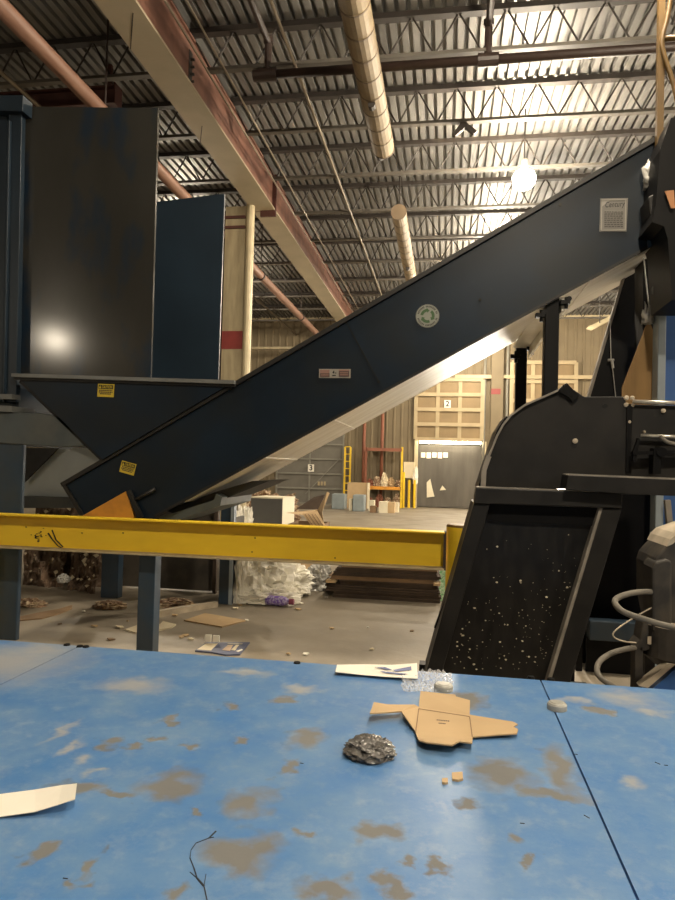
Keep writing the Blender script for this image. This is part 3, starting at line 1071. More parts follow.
# support beams and legs of the hopper frame
mb = MB().px([(-20, 412), (40, 413), (62, 417), (84, 446), (62, 447), (-20, 442)], YN - 0.02, 0.30)
build('support_beam', mb, 'grey_beam', t, bevel=0.008)
mb = MB().px([(-20, 404), (12, 406), (12, 412), (-20, 411)], YN - 0.05, 0.34)
build('beam_cap', mb, 'blue_lip', t)
a, b = at(-14, 520, Y=YN), at(20.5, 520, Y=YN)
build('leg', MB().box((a.x, YN, 0), (b.x, YN + 0.05, at(5, 443, Y=YN).z)), 'blue_post', t, bevel=0.01)
for (x0_, x1_, Y, ) in ((101, 118, 7.3), (219, 231.5, 7.35)):
    a, b = at(x0_, 580, Y=Y), at(x1_, 580, Y=Y)
    lb = build('leg', MB().box((a.x, Y, 0), (b.x, Y + 0.12, at(150, 384, Y=YH1).z)), 'blue_post', t, bevel=0.006)
mb = MB()
a, b = at(229, 580, Y=7.34), at(232.5, 580, Y=7.34)
mb.box((a.x, 7.335, 0), (b.x, 7.345, at(231, 500, Y=7.34).z))
build('leg_edge', mb, 'baler_grey', t)
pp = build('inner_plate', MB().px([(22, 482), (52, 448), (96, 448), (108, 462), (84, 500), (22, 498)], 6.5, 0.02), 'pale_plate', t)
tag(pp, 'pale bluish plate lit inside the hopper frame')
build('inner_shelf', MB().px([(22, 496), (80, 498), (84, 508), (22, 508)], 6.4, 0.12), 'grey_beam', t)
build('gusset', MB().px([(22, 448), (58, 448), (22, 484)], 6.42, 0.03), 'black', t)

# ================================================================== YELLOW GUARD RAIL
YR = 5.0
a, b = at(-60, 515, Y=YR), at(446.5, 533, Y=YR)
zt, zb = at(220, 523, Y=YR).z, at(220, 559.5, Y=YR).z
t = thing('guard_rail', 'wide yellow steel guard rail running across in front of the conveyor', 'rail', ((a.x + b.x)/2, YR, 0))
xl = a.x
build('web', MB().box((xl, YR + 0.11, zb), (b.x - 0.012, YR + 0.122, zt)), 'yellow', t)
build('flange', MB().box((xl, YR, zt - 0.014), (b.x - 0.012, YR + 0.122, zt)), 'yellow', t, bevel=0.003)
lf = build('flange', MB().box((xl, YR, zb), (b.x - 0.012, YR + 0.122, zb + 0.014)), 'yellow_dust', t, bevel=0.003)
tag(lf, 'lower flange with grey dust')
build('end_plate', MB().box((b.x - 0.02, YR + 0.004, zb), (b.x, YR + 0.12, zt)), 'card_old', t)  # dark colour paints the shading at the rail end
mb = MB()
for pts in ([(48, 533), (52, 539), (58, 546), (64, 549)], [(52, 530), (56, 540), (63, 547)]):
    P = [at(x, y, Y=YR + 0.106) for x, y in pts]
    for i in range(len(P) - 1):
        mb.bar(P[i], P[i + 1], 0.004, 0.01 - 0.002*i)
for k in range(26):
    c = at(37 + rnd.gauss(0, 3.5), 536 + rnd.gauss(0, 3.0), Y=YR + 0.106)
    s = rnd.uniform(0.003, 0.008)
    mb.box((c.x - s, c.y, c.z - s*0.5), (c.x + s, c.y + 0.004, c.z + s*0.5))
for (x, y) in ((26, 527), (82, 533), (123, 533), (252, 552), (335, 558), (255, 538)):
    c = at(x, y, Y=YR + 0.106)
    mb.box((c.x - 0.006, c.y, c.z - 0.004), (c.x + 0.006, c.y + 0.004, c.z + 0.004))
build('paint_scuff', mb, 'ink', t)
build('post', MB().box((xl, YR + 0.122, 0), (xl + 0.15, YR + 0.24, zt)), 'yellow', t)
YBO = 5.2
c0 = at(464.5, 530, Y=YBO)
t = thing('bollard', 'yellow steel bollard at the right end of the guard rail', 'bollard', (c0.x, YBO, 0))
zt2 = at(460, 524, Y=YBO).z
rb = 0.135
build('post', MB().tube([(c0.x, YBO, 0), (c0.x, YBO, zt2 - 0.02)], rb, 28), 'yellow', t, smooth=False)
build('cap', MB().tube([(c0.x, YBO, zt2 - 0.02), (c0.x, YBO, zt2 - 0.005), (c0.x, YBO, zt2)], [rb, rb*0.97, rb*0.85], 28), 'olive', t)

# ================================================================== BLACK MACHINE
YM = 4.2
DM = 0.62
t = thing('black_shear_machine', 'black steel processing machine with a slanted discharge chute', 'machine', (at(560, 500, Y=YM).x, YM + 0.3, 0))
BODY = [(483, 489), (484, 470), (489, 456), (497, 436), (503, 425), (511, 415), (525, 405), (558, 390.5), (566, 384), (576, 391), (584, 396.5),
        (626, 396.5), (626, 404), (700, 406), (700, 484), (626, 489)]
build('body_plate', MB().px(BODY, YM + 0.05, DM - 0.05), 'black', t, bevel=0.006)
mb = MB()
P = [at(x, y, Y=YM + 0.035) for x, y in BODY[:9]]
for i in range(len(P) - 1):
    mb.bar(P[i], P[i + 1], 0.03, 0.012)
build('body_rim', mb, 'black_edge', t)
mb = MB().px([(482, 487), (478, 487), (497, 430), (506, 416), (508, 417), (500, 431)], YM + 0.06, 0.45)
build('side_flange', mb, 'black_deep', t)
# chute: top bar, two legs, recessed liner
build('chute_header', MB().px([(476, 487.5), (622.5, 493), (622, 508.5), (474, 503.5)], YM - 0.08, 0.14), 'black', t, bevel=0.006)
build('header_dust', MB().px([(478, 486.6), (622.5, 492.1), (622.5, 493.1), (477, 487.6)], YM - 0.08, 0.14), 'black_edge', t)
zfl = 0.0


def slant(pts, Y, d):
    return MB().px(pts, Y, d)


# legs run on to the floor below the platform edge: same slope
build('chute_frame', slant([(474, 503), (490, 504), (437, 690), (421, 690)], YM - 0.06, 0.10), 'black', t, bevel=0.005)
build('chute_frame', slant([(603, 508), (622, 508.7), (568, 690), (548.5, 690)], YM - 0.06, 0.10), 'black', t, bevel=0.005)
ed = build('frame_edge', slant([(599.5, 508), (603.5, 508), (549.0, 690), (544.5, 690)], YM - 0.055, 0.09), 'black_edge', t)  # side face coloured paler than the frame
tag(ed, 'pale edge of the chute frame')
build('chute_liner', slant([(488, 504), (604, 508), (550, 690), (435, 690)], YM + 0.02, 0.02), 'black_gloss', t)
build('liner_top', slant([(490, 504), (600, 508), (596, 526), (500, 522), (486, 519)], YM - 0.005, 0.02), 'black_deep', t)
build('chute_side', slant([(474, 503), (478, 503), (425, 690), (421, 690)], YM + 0.04, 0.5), 'black_deep', t)
build('chute_side', slant([(618, 508), (622, 508), (568, 690), (564, 690)], YM + 0.04, 0.5), 'black_deep', t)
build('latch_plate', slant([(440, 612), (445, 600), (436, 628), (434, 628)], YM - 0.02, 0.05), 'black_deep', t)
lo = [at(421, 690, Y=YM - 0.06), at(568, 690, Y=YM - 0.06)]
mb = MB()
for p in lo:
    mb.box((p.x - 0.03, YM - 0.05, 0), (p.x + 0.12, YM + 0.05, p.z + 0.02))
    mb.box((p.x - 0.03, YM + 0.4, 0), (p.x + 0.12, YM + 0.5, p.z + 0.02))
build_split('stand_leg', mb, 'black_deep', t)
# pale debris flecks stuck on the liner
mb = MB()
for k in range(170):
    f = rnd.random()
    v = 530 + 140*math.sqrt(rnd.random())
    xl_ = 490 - (v - 504)*0.285 + 6
    xr_ = 602 - (v - 508)*0.297 - 4
    c = at(xl_ + (xr_ - xl_)*f, v, Y=YM + 0.018)
    s = rnd.choice([0.0016, 0.002, 0.0025, 0.003, 0.004, 0.007])*rnd.uniform(0.6, 1.1)
    mb.prism([c + Vector((math.cos(q)*s*rnd.uniform(0.6, 1.5), 0, math.sin(q)*s*rnd.uniform(0.5, 1.2))) for q in (0.3, 1.5, 2.8, 4.0, 5.3)], (0, -0.003, 0))
fk = build('stuck_fleck', mb, 'paper_cream', t)
fk['kind'] = 'stuff'
# front arm channel
arm = [(569, 474), (700, 479), (700, 496), (621, 493.5), (621, 491), (566, 489)]
build('arm_channel', MB().px([(568, 475), (700, 480.5), (700, 497), (622, 494), (566, 489.5)], YM - 0.16, 0.20), 'black', t, bevel=0.004)
build('arm_dust', MB().px([(569, 473.6), (700, 479), (700, 480.8), (568, 475.2)], YM - 0.16, 0.20), 'black_edge', t)
# bolts, holes, rods
mb = MB()
for (x, y, r_) in ((626, 398, 3), (632, 398, 2.6), (626, 405, 2.8), (632, 405.5, 2.4), (629, 422, 2.6), (663, 411, 2.6), (644, 432, 1.6), (575, 441, 3.2), (571, 391, 3), (566, 386, 2.2)):
    c = at(x, y, Y=YM + 0.05)
    mb.tube([c, c + Vector((0, -0.012, 0)), c + Vector((0, -0.016, 0))], [r_*0.8/F*YM, r_*0.8/F*YM, r_*0.5/F*YM], 10)
build_split('bolt', mb, 'dust', t)
mb = MB()
for (x, y, rx, ry) in ((605, 406, 2.6, 2), (574.5, 444.5, 2.6, 3.6), (576, 395.0, 3, 3)):
    c = at(x, y, Y=YM + 0.046)
    mb.prism([c + Vector((math.cos(a)*rx, 0, math.sin(a)*ry))*(1/F*YM) if False else c + Vector((math.cos(a)*rx/F*YM, 0, math.sin(a)*ry/F*YM)) for a in [2*math.pi*i/12 for i in range(12)]], (0, 0.004, 0))
build_split('bolt_hole', mb, 'hole', t)
build('pivot_bracket', MB().px([(558, 391), (563, 385), (567, 383), (579, 396), (573, 402), (569, 397)], YM + 0.02, 0.06), 'black_deep', t)
build('plate_joint', MB().px([(627, 404), (633, 404), (630, 473), (626, 473)], YM + 0.035, 0.02), 'black_deep', t)
rod = build('push_rod', MB().tube([at(633, 401.5, Y=YM + 0.02), at(705, 404, Y=YM + 0.02)], 0.012, 10), 'steel', t, smooth=True)
tag(rod, 'bright steel rod along the top edge')
rod = build('push_rod', MB().tube([at(641, 435.5, Y=YM - 0.0), at(705, 438, Y=YM - 0.0)], 0.011, 10), 'steel', t, smooth=True)
tag(rod, 'bright steel rod along the middle of the plate')
P = smooth_path([at(x, y, Y=YM - 0.02) for x, y in ((660, 436), (664, 440), (670, 443), (680, 444), (700, 441))], 5)
build('cable_loop', MB().tube(P, 0.012, 8), 'hose', t, smooth=True)
mb = MB().px([(654, 448), (662, 448), (661, 474), (653, 474)], YM - 0.06, 0.08)
mb.px([(633, 451.5), (705, 449.5), (705, 453.5), (633, 455)], YM - 0.05, 0.05)
mb.px([(633, 453), (638, 438), (640, 438.5), (636, 462), (633, 461)], YM - 0.04, 0.03)
mb.tube([at(662, 452, Y=YM - 0.08), at(662, 452, Y=YM + 0.02)], 0.028, 12)
build_split('lever_linkage', mb, 'black_deep', t)

# ================================================================== BLUE BALER AT THE RIGHT
YB2 = 5.6
t = thing('baler', 'tall blue and black baler standing at the right edge behind the black machine', 'baler', (at(665, 480, Y=YB2).x, 6.0, 0))
x657, x664 = at(656.5, 450, Y=YB2).x, at(664.5, 450, Y=YB2).x
build('corner_post', MB().box((x657, YB2, 0), (x664, YB2 + 0.15, at(660, 295, Y=YB2).z)), 'baler_grey', t, bevel=0.006)
build('side_panel', MB().box((x664, YB2 + 0.06, 0), (x664 + 1.6, YB2 + 0.1, at(670, 292, Y=YB2).z)), 'baler_blue', t)
build('chamber_wall', MB().box((at(590, 500, Y=YB2).x, YB2 + 0.35, 0), (x657 + 0.4, YB2 + 0.40, at(640, 400, Y=YB2).z)), 'black_deep', t)
build('chamber_side', MB().box((at(588, 500, Y=YB2).x - 0.05, YB2 + 0.1, 0), (at(588, 500, Y=YB2).x, YB2 + 0.4, at(640, 400, Y=YB2).z)), 'black_deep', t)
build('base_beam', MB().box((at(590, 590, Y=YB2).x, YB2 - 0.02, 0.28), (x657, YB2 + 0.12, 0.43)), 'blue_post', t, bevel=0.006)
build('kick_plate', MB().box((at(590, 590, Y=YB2).x, YB2 + 0.1, 0.0), (x657, YB2 + 0.14, 0.28)), 'black_deep', t)
build('brace', MB().bar(at(667, 500, Y=YB2 - 0.1), at(671, 540, Y=YB2 - 0.1), 0.04, 0.05), 'black_edge', t)
# tower: black flap with pale edge, black upright, plywood infill
fl = build('flap_panel', MB().px([(626, 270), (644, 268), (644, 420), (582, 420), (588, 398)], YB2 + 0.75, 0.03), 'black_deep', t)
ed = build('flap_edge', MB().px([(624.5, 271), (627, 271), (590, 398), (587, 398)], YB2 + 0.70, 0.05), 'black_edge', t)  # pale strip paints the light caught by the flap's thin edge
build('tower_upright', MB().px([(643, 252), (668, 240), (668, 290), (657, 300), (657, 420), (643, 420)], YB2 + 0.25, 0.25), 'black_deep', t)
pw = build('infill_board', MB().px([(646, 326), (650, 322), (656.5, 340), (656.5, 420), (622, 420), (622, 388)], YB2 + 0.18, 0.02), 'plywood', t)
tag(pw, 'brown plywood board')
build('head_hood', MB().px([(656, 205), (660, 150), (671, 118), (700, 116), (700, 300), (672, 300), (668, 240), (664, 226), (652, 222)], YN - 0.35, 0.5), 'black_deep', t)
build('head_motor', MB().px([(648, 197), (660, 190), (668, 204), (668, 216), (656, 224), (650, 214)], YN - 0.25, 0.22), 'black', t, bevel=0.01)
build('head_plate', MB().px([(648, 221), (668, 213), (668, 239), (648, 248)], YN - 0.03, 0.02), 'blue_post', t)
P = [at(x, y, Y=YB2 + 0.14) for x, y in ((643, 252), (647, 290), (651, 322))]
build('pull_cord', MB().tube(P, 0.005, 6), 'film_grey', t)
P = [at(x, y, Y=YB2 + 0.70) for x, y in ((610, 320), (611, 360), (613, 372), (616, 400))]
build('pull_cord', MB().tube(P, 0.004, 6), 'film_grey', t)
mb = MB().tube([at(608, 360, Y=YB2 + 0.69), at(614, 360, Y=YB2 + 0.69)], 0.012, 6).tube([at(612, 360, Y=YB2 + 0.69), at(613, 368, Y=YB2 + 0.69)], 0.012, 6)
build('cord_knot', mb, 'film_grey', t)


def rag(px_, py_, Y, rx, rz, m, label, seed):
    c = at(px_, py_, Y=Y)
    o = build('plastic_scrap', lump_mb((c.x, Y, c.z - rz*0.5), rx, 0.05, rz, seed, 0.7, 2.4, 24, 14), m, smooth=True)
    tag(o, label, 'plastic scrap')


rag(650, 180, YN - 0.07, 0.045, 0.13, 'film_grey', 'torn pale plastic caught at the top end of the conveyor', 3)
rag(648, 318, YB2 + 0.1, 0.045, 0.09, 'film_grey', 'small plastic scrap tied above the plywood board', 5)
rag(668, 283, YB2 - 0.15, 0.09, 0.17, 'blue_lip', 'bluish grey rag hanging over the top of the blue baler', 9)
sg = build('orange_sign', MB().px([(665, 191), (674, 190), (675, 208), (671, 208)], YN - 0.39, 0.01), 'sign_orange')
tag(sg, 'small orange sign on the black hood at the upper right', 'sign')

# yellow railing above the hood
Yg = 5.3
t = thing('safety_railing', 'yellow bent-tube safety railing at the upper right corner', 'railing', at(662, 160, Y=Yg))
a = at(661, 70, Y=Yg)
mb = MB().box((at(658, 70, Y=Yg).x, Yg, at(661, 166, Y=Yg).z), (at(664.5, 70, Y=Yg).x, Yg + 0.05, at(661, -30, Y=Yg).z))
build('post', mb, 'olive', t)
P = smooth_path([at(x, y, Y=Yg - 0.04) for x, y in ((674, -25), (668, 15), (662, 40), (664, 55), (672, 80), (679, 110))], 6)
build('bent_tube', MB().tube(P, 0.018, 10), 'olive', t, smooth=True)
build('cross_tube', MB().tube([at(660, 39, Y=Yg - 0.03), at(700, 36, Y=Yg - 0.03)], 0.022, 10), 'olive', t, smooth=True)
P = [at(672, y, Y=Yg) for y in (36,)]
build('brace', MB().tube([at(672, 24, Y=Yg), at(678, 5, Y=Yg)], 0.012, 8), 'joist', t)

# ================================================================== FOREGROUND PLATFORM
ZD = 0.80
YD = at(337, 665, Z=ZD).y


def deck_material(origin):
    """worn blue paint with dried dust patches, scuffs and a crack at fixed places on the plates"""
    m = bpy.data.materials.new('blue_platform_paint')
    m.use_nodes = True
    nt = m.node_tree
    N, L = nt.nodes, nt.links
    b = N['Principled BSDF']
    tc = N.new('ShaderNodeTexCoord')
    n1 = N.new('ShaderNodeTexNoise')
    n1.inputs['Scale'].default_value = 14
    n1.inputs['Detail'].default_value = 7
    L.new(tc.outputs['Object'], n1.inputs['Vector'])
    dis = N.new('ShaderNodeVectorMath')
    dis.operation = 'MULTIPLY_ADD'
    dis.inputs[1].default_value = (0.15, 0.19, 0)
    add0 = N.new('ShaderNodeVectorMath')
    add0.operation = 'SUBTRACT'
    add0.inputs[1].default_value = (0.075, 0.095, 0)
    L.new(tc.outputs['Object'], add0.inputs[0])
    L.new(n1.outputs['Color'], dis.inputs[0])
    L.new(add0.outputs[0], dis.inputs[2])
    pos = dis.outputs[0]

    def blobs(lst, soft):
        cur = None
        for (px_, py_, rx, ry) in lst:
            c = at(px_, py_, Z=ZD) - origin
            ex = abs((at(px_ + rx, py_, Z=ZD) - at(px_ - rx, py_, Z=ZD)).x)/2
            ey = abs((at(px_, py_ + ry, Z=ZD) - at(px_, py_ - ry, Z=ZD)).y)/2
            s = N.new('ShaderNodeVectorMath')
            s.operation = 'SUBTRACT'
            s.inputs[1].default_value = (c.x, c.y, 0)
            L.new(pos, s.inputs[0])
            q = N.new('ShaderNodeVectorMath')
            q.operation = 'MULTIPLY'
            q.inputs[1].default_value = (1/ex, 1/ey, 0)
            L.new(s.outputs[0], q.inputs[0])
            ln = N.new('ShaderNodeVectorMath')
            ln.operation = 'LENGTH'
            L.new(q.outputs[0], ln.inputs[0])
            mr = N.new('ShaderNodeMapRange')
            mr.inputs['From Min'].default_value = 1 + soft*0.4
            mr.inputs['From Max'].default_value = 1 - soft
            mr.clamp = True
            L.new(ln.outputs['Value'], mr.inputs['Value'])
            if cur is None:
                cur = mr.outputs[0]
            else:
                mx = N.new('ShaderNodeMath')
                mx.operation = 'MAXIMUM'
                L.new(cur, mx.inputs[0])
                L.new(mr.outputs[0], mx.inputs[1])
                cur = mx.outputs[0]
        return cur

    dust = blobs([(108, 745, 15, 6), (133, 746, 9, 4), (194, 747, 10, 6), (156, 737, 12, 4), (169, 721, 9, 4), (307, 738, 20, 12), (229, 708, 10, 4),
                  (287, 768, 8, 8), (171, 786, 34, 16), (75, 786, 26, 10), (118, 794, 30, 4), (247, 804, 24, 18), (242, 852, 42, 20), (194, 811, 6, 4),
                  (35, 854, 13, 10), (101, 862, 9, 12), (75, 882, 12, 8), (181, 884, 12, 10), (307, 831, 10, 6), (324, 887, 32, 14), (237, 741, 10, 4),
                  (380, 831, 22, 12), (471, 804, 14, 6), (501, 773, 30, 18), (560, 768, 18, 24), (546, 792, 40, 7), (408, 859, 8, 6), (443, 869, 15, 6),
                  (390, 883, 15, 9), (534, 862, 6, 4), (514, 839, 12, 8), (468, 700, 20, 9), (600, 712, 12, 5), (286, 700, 12, 5)], 0.5)
    pale = blobs([(133, 685, 36, 9), (60, 732, 6, 13), (68, 748, 7, 8), (80, 760, 9, 6), (98, 769, 13, 4), (636, 784, 13, 6), (627, 698, 30, 8), (650, 712, 22, 5),
                  (5, 662, 80, 24), (40, 651, 50, 9), (245, 672, 26, 4), (300, 690, 20, 4), (575, 700, 12, 4)], 0.8)
    # fine wear
    n2 = N.new('ShaderNodeTexNoise')
    n2.inputs['Scale'].default_value = 5.0
    n2.inputs['Detail'].default_value = 10
    n2.inputs['Roughness'].default_value = 0.7
    L.new(tc.outputs['Object'], n2.inputs['Vector'])
    r2 = N.new('ShaderNodeValToRGB')
    r2.color_ramp.elements[0].position = 0.36
    r2.color_ramp.elements[1].position = 0.68
    r2.color_ramp.elements[0].color = (0.065, 0.19, 0.44, 1)
    r2.color_ramp.elements[1].color = (0.15, 0.27, 0.45, 1)
    L.new(n2.outputs['Fac'], r2.inputs['Fac'])
    n3 = N.new('ShaderNodeTexNoise')
    n3.inputs['Scale'].default_value = 16
    n3.inputs['Detail'].default_value = 10
    n3.inputs['Roughness'].default_value = 0.75
    L.new(tc.outputs['Object'], n3.inputs['Vector'])
    r3 = N.new('ShaderNodeValToRGB')
    r3.color_ramp.elements[0].position = 0.50
    r3.color_ramp.elements[1].position = 0.72
    r3.color_ramp.elements[0].color = (0, 0, 0, 1)
    r3.color_ramp.elements[1].color = (0.42, 0.42, 0.42, 1)
    L.new(n3.outputs['Fac'], r3.inputs['Fac'])
    mxa = N.new('ShaderNodeMixRGB')
    mxa.inputs['Color2'].default_value = (0.34, 0.40, 0.46, 1)
    L.new(r3.outputs[0], mxa.inputs['Fac'])
    L.new(r2.outputs[0], mxa.inputs['Color1'])
    d2_ = N.new('ShaderNodeMath')
    d2_.operation = 'MULTIPLY'
    d2_.inputs[1].default_value = 0.93
    L.new(dust, d2_.inputs[0])
    nd = N.new('ShaderNodeValToRGB')
    nd.color_ramp.elements[0].color = (0.125, 0.12, 0.108, 1)
    nd.color_ramp.elements[1].color = (0.20, 0.19, 0.168, 1)
    L.new(n2.outputs['Fac'], nd.inputs['Fac'])
    mxb = N.new('ShaderNodeMixRGB')
    L.new(nd.outputs[0], mxb.inputs['Color2'])
    L.new(d2_.outputs[0], mxb.inputs['Fac'])
    L.new(mxa.outputs[0], mxb.inputs['Color1'])
    p2 = N.new('ShaderNodeMath')
    p2.operation = 'MULTIPLY'
    p2.inputs[1].default_value = 0.72
    L.new(pale, p2.inputs[0])
    mxc = N.new('ShaderNodeMixRGB')
    mxc.inputs['Color2'].default_value = (0.42, 0.40, 0.35, 1)
    L.new(p2.outputs[0], mxc.inputs['Fac'])
    L.new(mxb.outputs[0], mxc.inputs['Color1'])
    L.new(mxc.outputs[0], b.inputs['Base Color'])
    ro = N.new('ShaderNodeMapRange')
    ro.inputs['To Min'].default_value = 0.36
    ro.inputs['To Max'].default_value = 0.85
    L.new(d2_.outputs[0], ro.inputs['Value'])
    L.new(ro.outputs[0], b.inputs['Roughness'])
    bp = N.new('ShaderNodeBump')
    bp.inputs['Strength'].default_value = 0.08
    bp.inputs['Distance'].default_value = 0.01
    L.new(n3.outputs['Fac'], bp.inputs['Height'])
    L.new(bp.outputs[0], b.inputs['Normal'])
    return m


DO = Vector((0.1, 1.6, 0))
t = thing('steel_platform', 'broad blue painted steel platform with worn dusty plates in the foreground', 'platform', DO)
dm = deck_material(DO)
xL_a, xL_b = at(83, 645, Z=ZD), at(0, 684, Z=ZD)
xR_a, xR_b = at(540.5, 676, Z=ZD), at(634.7, 900, Z=ZD)
xl_, xr_ = (xL_a.x + xL_b.x)/2, (xR_a.x + xR_b.x)/2
y0 = 0.55
g = 0.0035
build('deck_plate', MB().box((-3.4, y0, ZD - 0.012), (xl_ - g, YD, ZD)), dm, t)
build('deck_plate', MB().box((xl_ + g, y0, ZD - 0.012), (xr_ - g*0.8, YD, ZD)), dm, t)
build('deck_plate', MB().box((xr_ + g*0.8, y0, ZD - 0.012), (2.6, YD, ZD)), dm, t)
mb = MB()
for xx in (-3.4, -1.2, 0.2, 2.5):
    mb.box((xx, YD - 0.12, 0), (xx + 0.1, YD - 0.02, ZD - 0.10))
    mb.box((xx, y0 + 0.02, 0), (xx + 0.1, y0 + 0.12, ZD - 0.10))
build_split('leg', mb, 'baler_blue', t)
build('under_frame', MB().box((-3.4, y0, ZD - 0.12), (2.6, YD - 0.005, ZD - 0.014)), 'baler_blue', t)
mb = MB()
for (x, y) in ((67, 644), (80, 645.5), (86, 646.0), (531, 676.5), (551, 678.5), (297, 662)):
    c = at(x, y + 1.2, Z=ZD)
    mb.tube([(c.x, c.y, ZD - 0.002), (c.x, c.y, ZD + 0.006)], [0.016, 0.012], 10)
build_split('bolt_head', mb, 'black_deep', t)
mb = MB()
cr = [(216, 831), (209, 838), (196, 843), (191, 850), (190, 858), (194, 868), (197, 878), (204, 886), (207, 900)]
for (a, b), w in zip(zip(cr, cr[1:]), (2.2, 1.0, 0.9, 0.9, 1.2, 1.6, 2.4, 1.4)):
    A, B = at(*a, Z=ZD + 0.0006), at(*b, Z=ZD + 0.0006)
    mb.bar(A, B, 0.0018*w/1.2, 0.001)
for (a, b) in (((197, 878), (190, 872)), ((204, 886), (206, 874)), ((209, 838), (214, 837))):
    mb.bar(at(*a, Z=ZD + 0.0006), at(*b, Z=ZD + 0.0006), 0.0014, 0.001)
build('paint_crack', mb, 'ink', t)
mb = MB()
for (x, y, s) in ((584, 815, 3), (655, 762, 1.5), (300, 763, 1.2), (63, 878, 1.3), (520, 823, 1.0), (574, 754, 1.0), (664, 765, 1.2)):
    c = at(x, y, Z=ZD + 0.0008)
    mb.bar(c, c + Vector((0.010, -0.012*(s > 1.4), 0)), 0.0018, 0.0012)
build_split('scratch', mb, 'ink', t)

# ---- things lying on the platform


def onp(pts, k, origin, h=0.0):
    return [at(origin[0] + x/k, origin[1] + y/k, Z=ZD + 0.004) for x, y in pts]


K = 3.068
OR_ = (320, 650)


def fl_(pts, lifts):
    P = onp(pts, K, OR_)
    return [p + Vector((0, 0, l)) for p, l in zip(P, lifts)]


polys = [
    fl_([(152, 224), (165, 192), (205, 193), (243, 190), (249, 209)], [0.030, 0.034, 0.028, 0.024, 0.022]),
    fl_([(243, 190), (290, 182), (303, 180), (293, 256), (249, 209)], [0.024, 0.016, 0.006, 0.006, 0.022]),
    fl_([(303, 180), (308, 140), (415, 151), (417, 155), (460, 165), (459, 204)], [0.006, 0.016, 0.016, 0.014, 0.012, 0.006]),
    fl_([(303, 180), (459, 204), (468, 272), (298, 275), (293, 256)], [0.006, 0.006, 0.006, 0.008, 0.006]),
    fl_([(459, 204), (520, 218), (590, 232), (607, 241), (593, 249), (608, 257), (604, 268), (540, 270), (468, 272)],
        [0.006, 0.010, 0.013, 0.014, 0.014, 0.014, 0.012, 0.010, 0.006]),
    fl_([(298, 275), (468, 272), (467, 309), (427, 303), (404, 320), (326, 309), (303, 296)], [0.008, 0.006, 0.022, 0.022, 0.026, 0.024, 0.018]),
]
cb = build('cardboard_blank', sheet_mb(polys, 0.004), 'card')
tag(cb, 'flattened unfolded cardboard box lying open on the blue platform', 'cardboard')
mb = MB()
for (x0_, y0_, x1_, y1_) in ((358, 214, 398, 218), (364, 224, 386, 226)):
    n_ = 7
    for i in range(n_):
        f0, f1 = i/n_, (i + 0.75)/n_
        A = at(OR_[0] + (x0_ + (x1_ - x0_)*f0)/K, OR_[1] + (y0_ + (y1_ - y0_)*f0)/K, Z=ZD + 0.0112)
        B = at(OR_[0] + (x0_ + (x1_ - x0_)*f1)/K, OR_[1] + (y0_ + (y1_ - y0_)*f1)/K, Z=ZD + 0.0112)
        mb.bar(A, B, 0.006, 0.0006)
build('small_print', mb, 'ink_soft', cb)
mb = MB()
for (a, b) in (((303, 180), (459, 204)), ((459, 204), (468, 272)), ((298, 275), (468, 272)), ((303, 180), (293, 256))):
    A = at(OR_[0] + a[0]/K, OR_[1] + a[1]/K, Z=ZD + 0.0108)
    B = at(OR_[0] + b[0]/K, OR_[1] + b[1]/K, Z=ZD + 0.0108)
    mb.bar(A, B, 0.003, 0.0008)
build_split('fold_crease', mb, 'card_dark', cb)

# strip of paper at the left edge
A = [(-22, 797), (0, 794), (35, 789.5), (62, 785), (77, 783.3)]
B = [(-22, 820), (0, 816.5), (35, 811.5), (58, 804.5), (75, 799)]
hz = [0.004, 0.006, 0.012, 0.022, 0.034]
TA = [at(x, y, Z=ZD + h) for (x, y), h in zip(A, hz)]
TB = [at(x, y, Z=ZD + h) for (x, y), h in zip(B, hz)]
pp = build('paper_strip', sheet_mb([[TB[i], TB[i + 1], TA[i + 1], TA[i]] for i in range(4)], 0.0015), 'paper')
tag(pp, 'curled strip of white paper at the left edge of the blue platform', 'paper')
# printed paper at the back edge
A = [(337, 664.6), (365, 664.2), (392, 664.8), (417, 663.0)]
B = [(335.5, 671.8), (365, 675), (392, 677), (417.6, 678.4)]
hz = [0.016, 0.010, 0.012, 0.014]
TA = [at(x, y, Z=ZD + h) for (x, y), h in zip(A, hz)]
TB = [at(x, y, Z=ZD + h) for (x, y), h in zip(B, hz)]
pp = build('printed_leaflet', sheet_mb([[TB[i], TB[i + 1], TA[i + 1], TA[i]] for i in range(3)], 0.0015), 'paper')
tag(pp, 'white folded leaflet with blue print on the far edge of the platform', 'leaflet')
mb = MB().prism([at(x, y, Z=ZD + 0.0155) for x, y in ((393, 670), (411, 666.5), (411.5, 670), (396, 671.5))], (0, 0, 0.0006))
mb.prism([at(x, y, Z=ZD + 0.0155) for x, y in ((375, 667), (385, 667.2), (392, 669.8), (388, 669.8))], (0, 0, 0.0006))
mb.prism([at(x, y, Z=ZD + 0.0155) for x, y in ((380, 671), (408, 674), (402, 674.6), (384, 672.6))], (0, 0, 0.0006))
ch = build('blue_print', mb, 'print_blue', pp)
ch.location = (0, 0, 0)

# crumpled dark bag
c = at(371, 752, Z=ZD)
bg = build('crumpled_bag', lump_mb((c.x, c.y - 0.01, ZD), 0.062, 0.066, 0.023, 4, 0.5, 1.7, 44, 26, ridged=True), 'bag', smooth=False)
tag(bg, 'small crumpled dark grey plastic bag beside the cardboard on the platform', 'plastic bag')
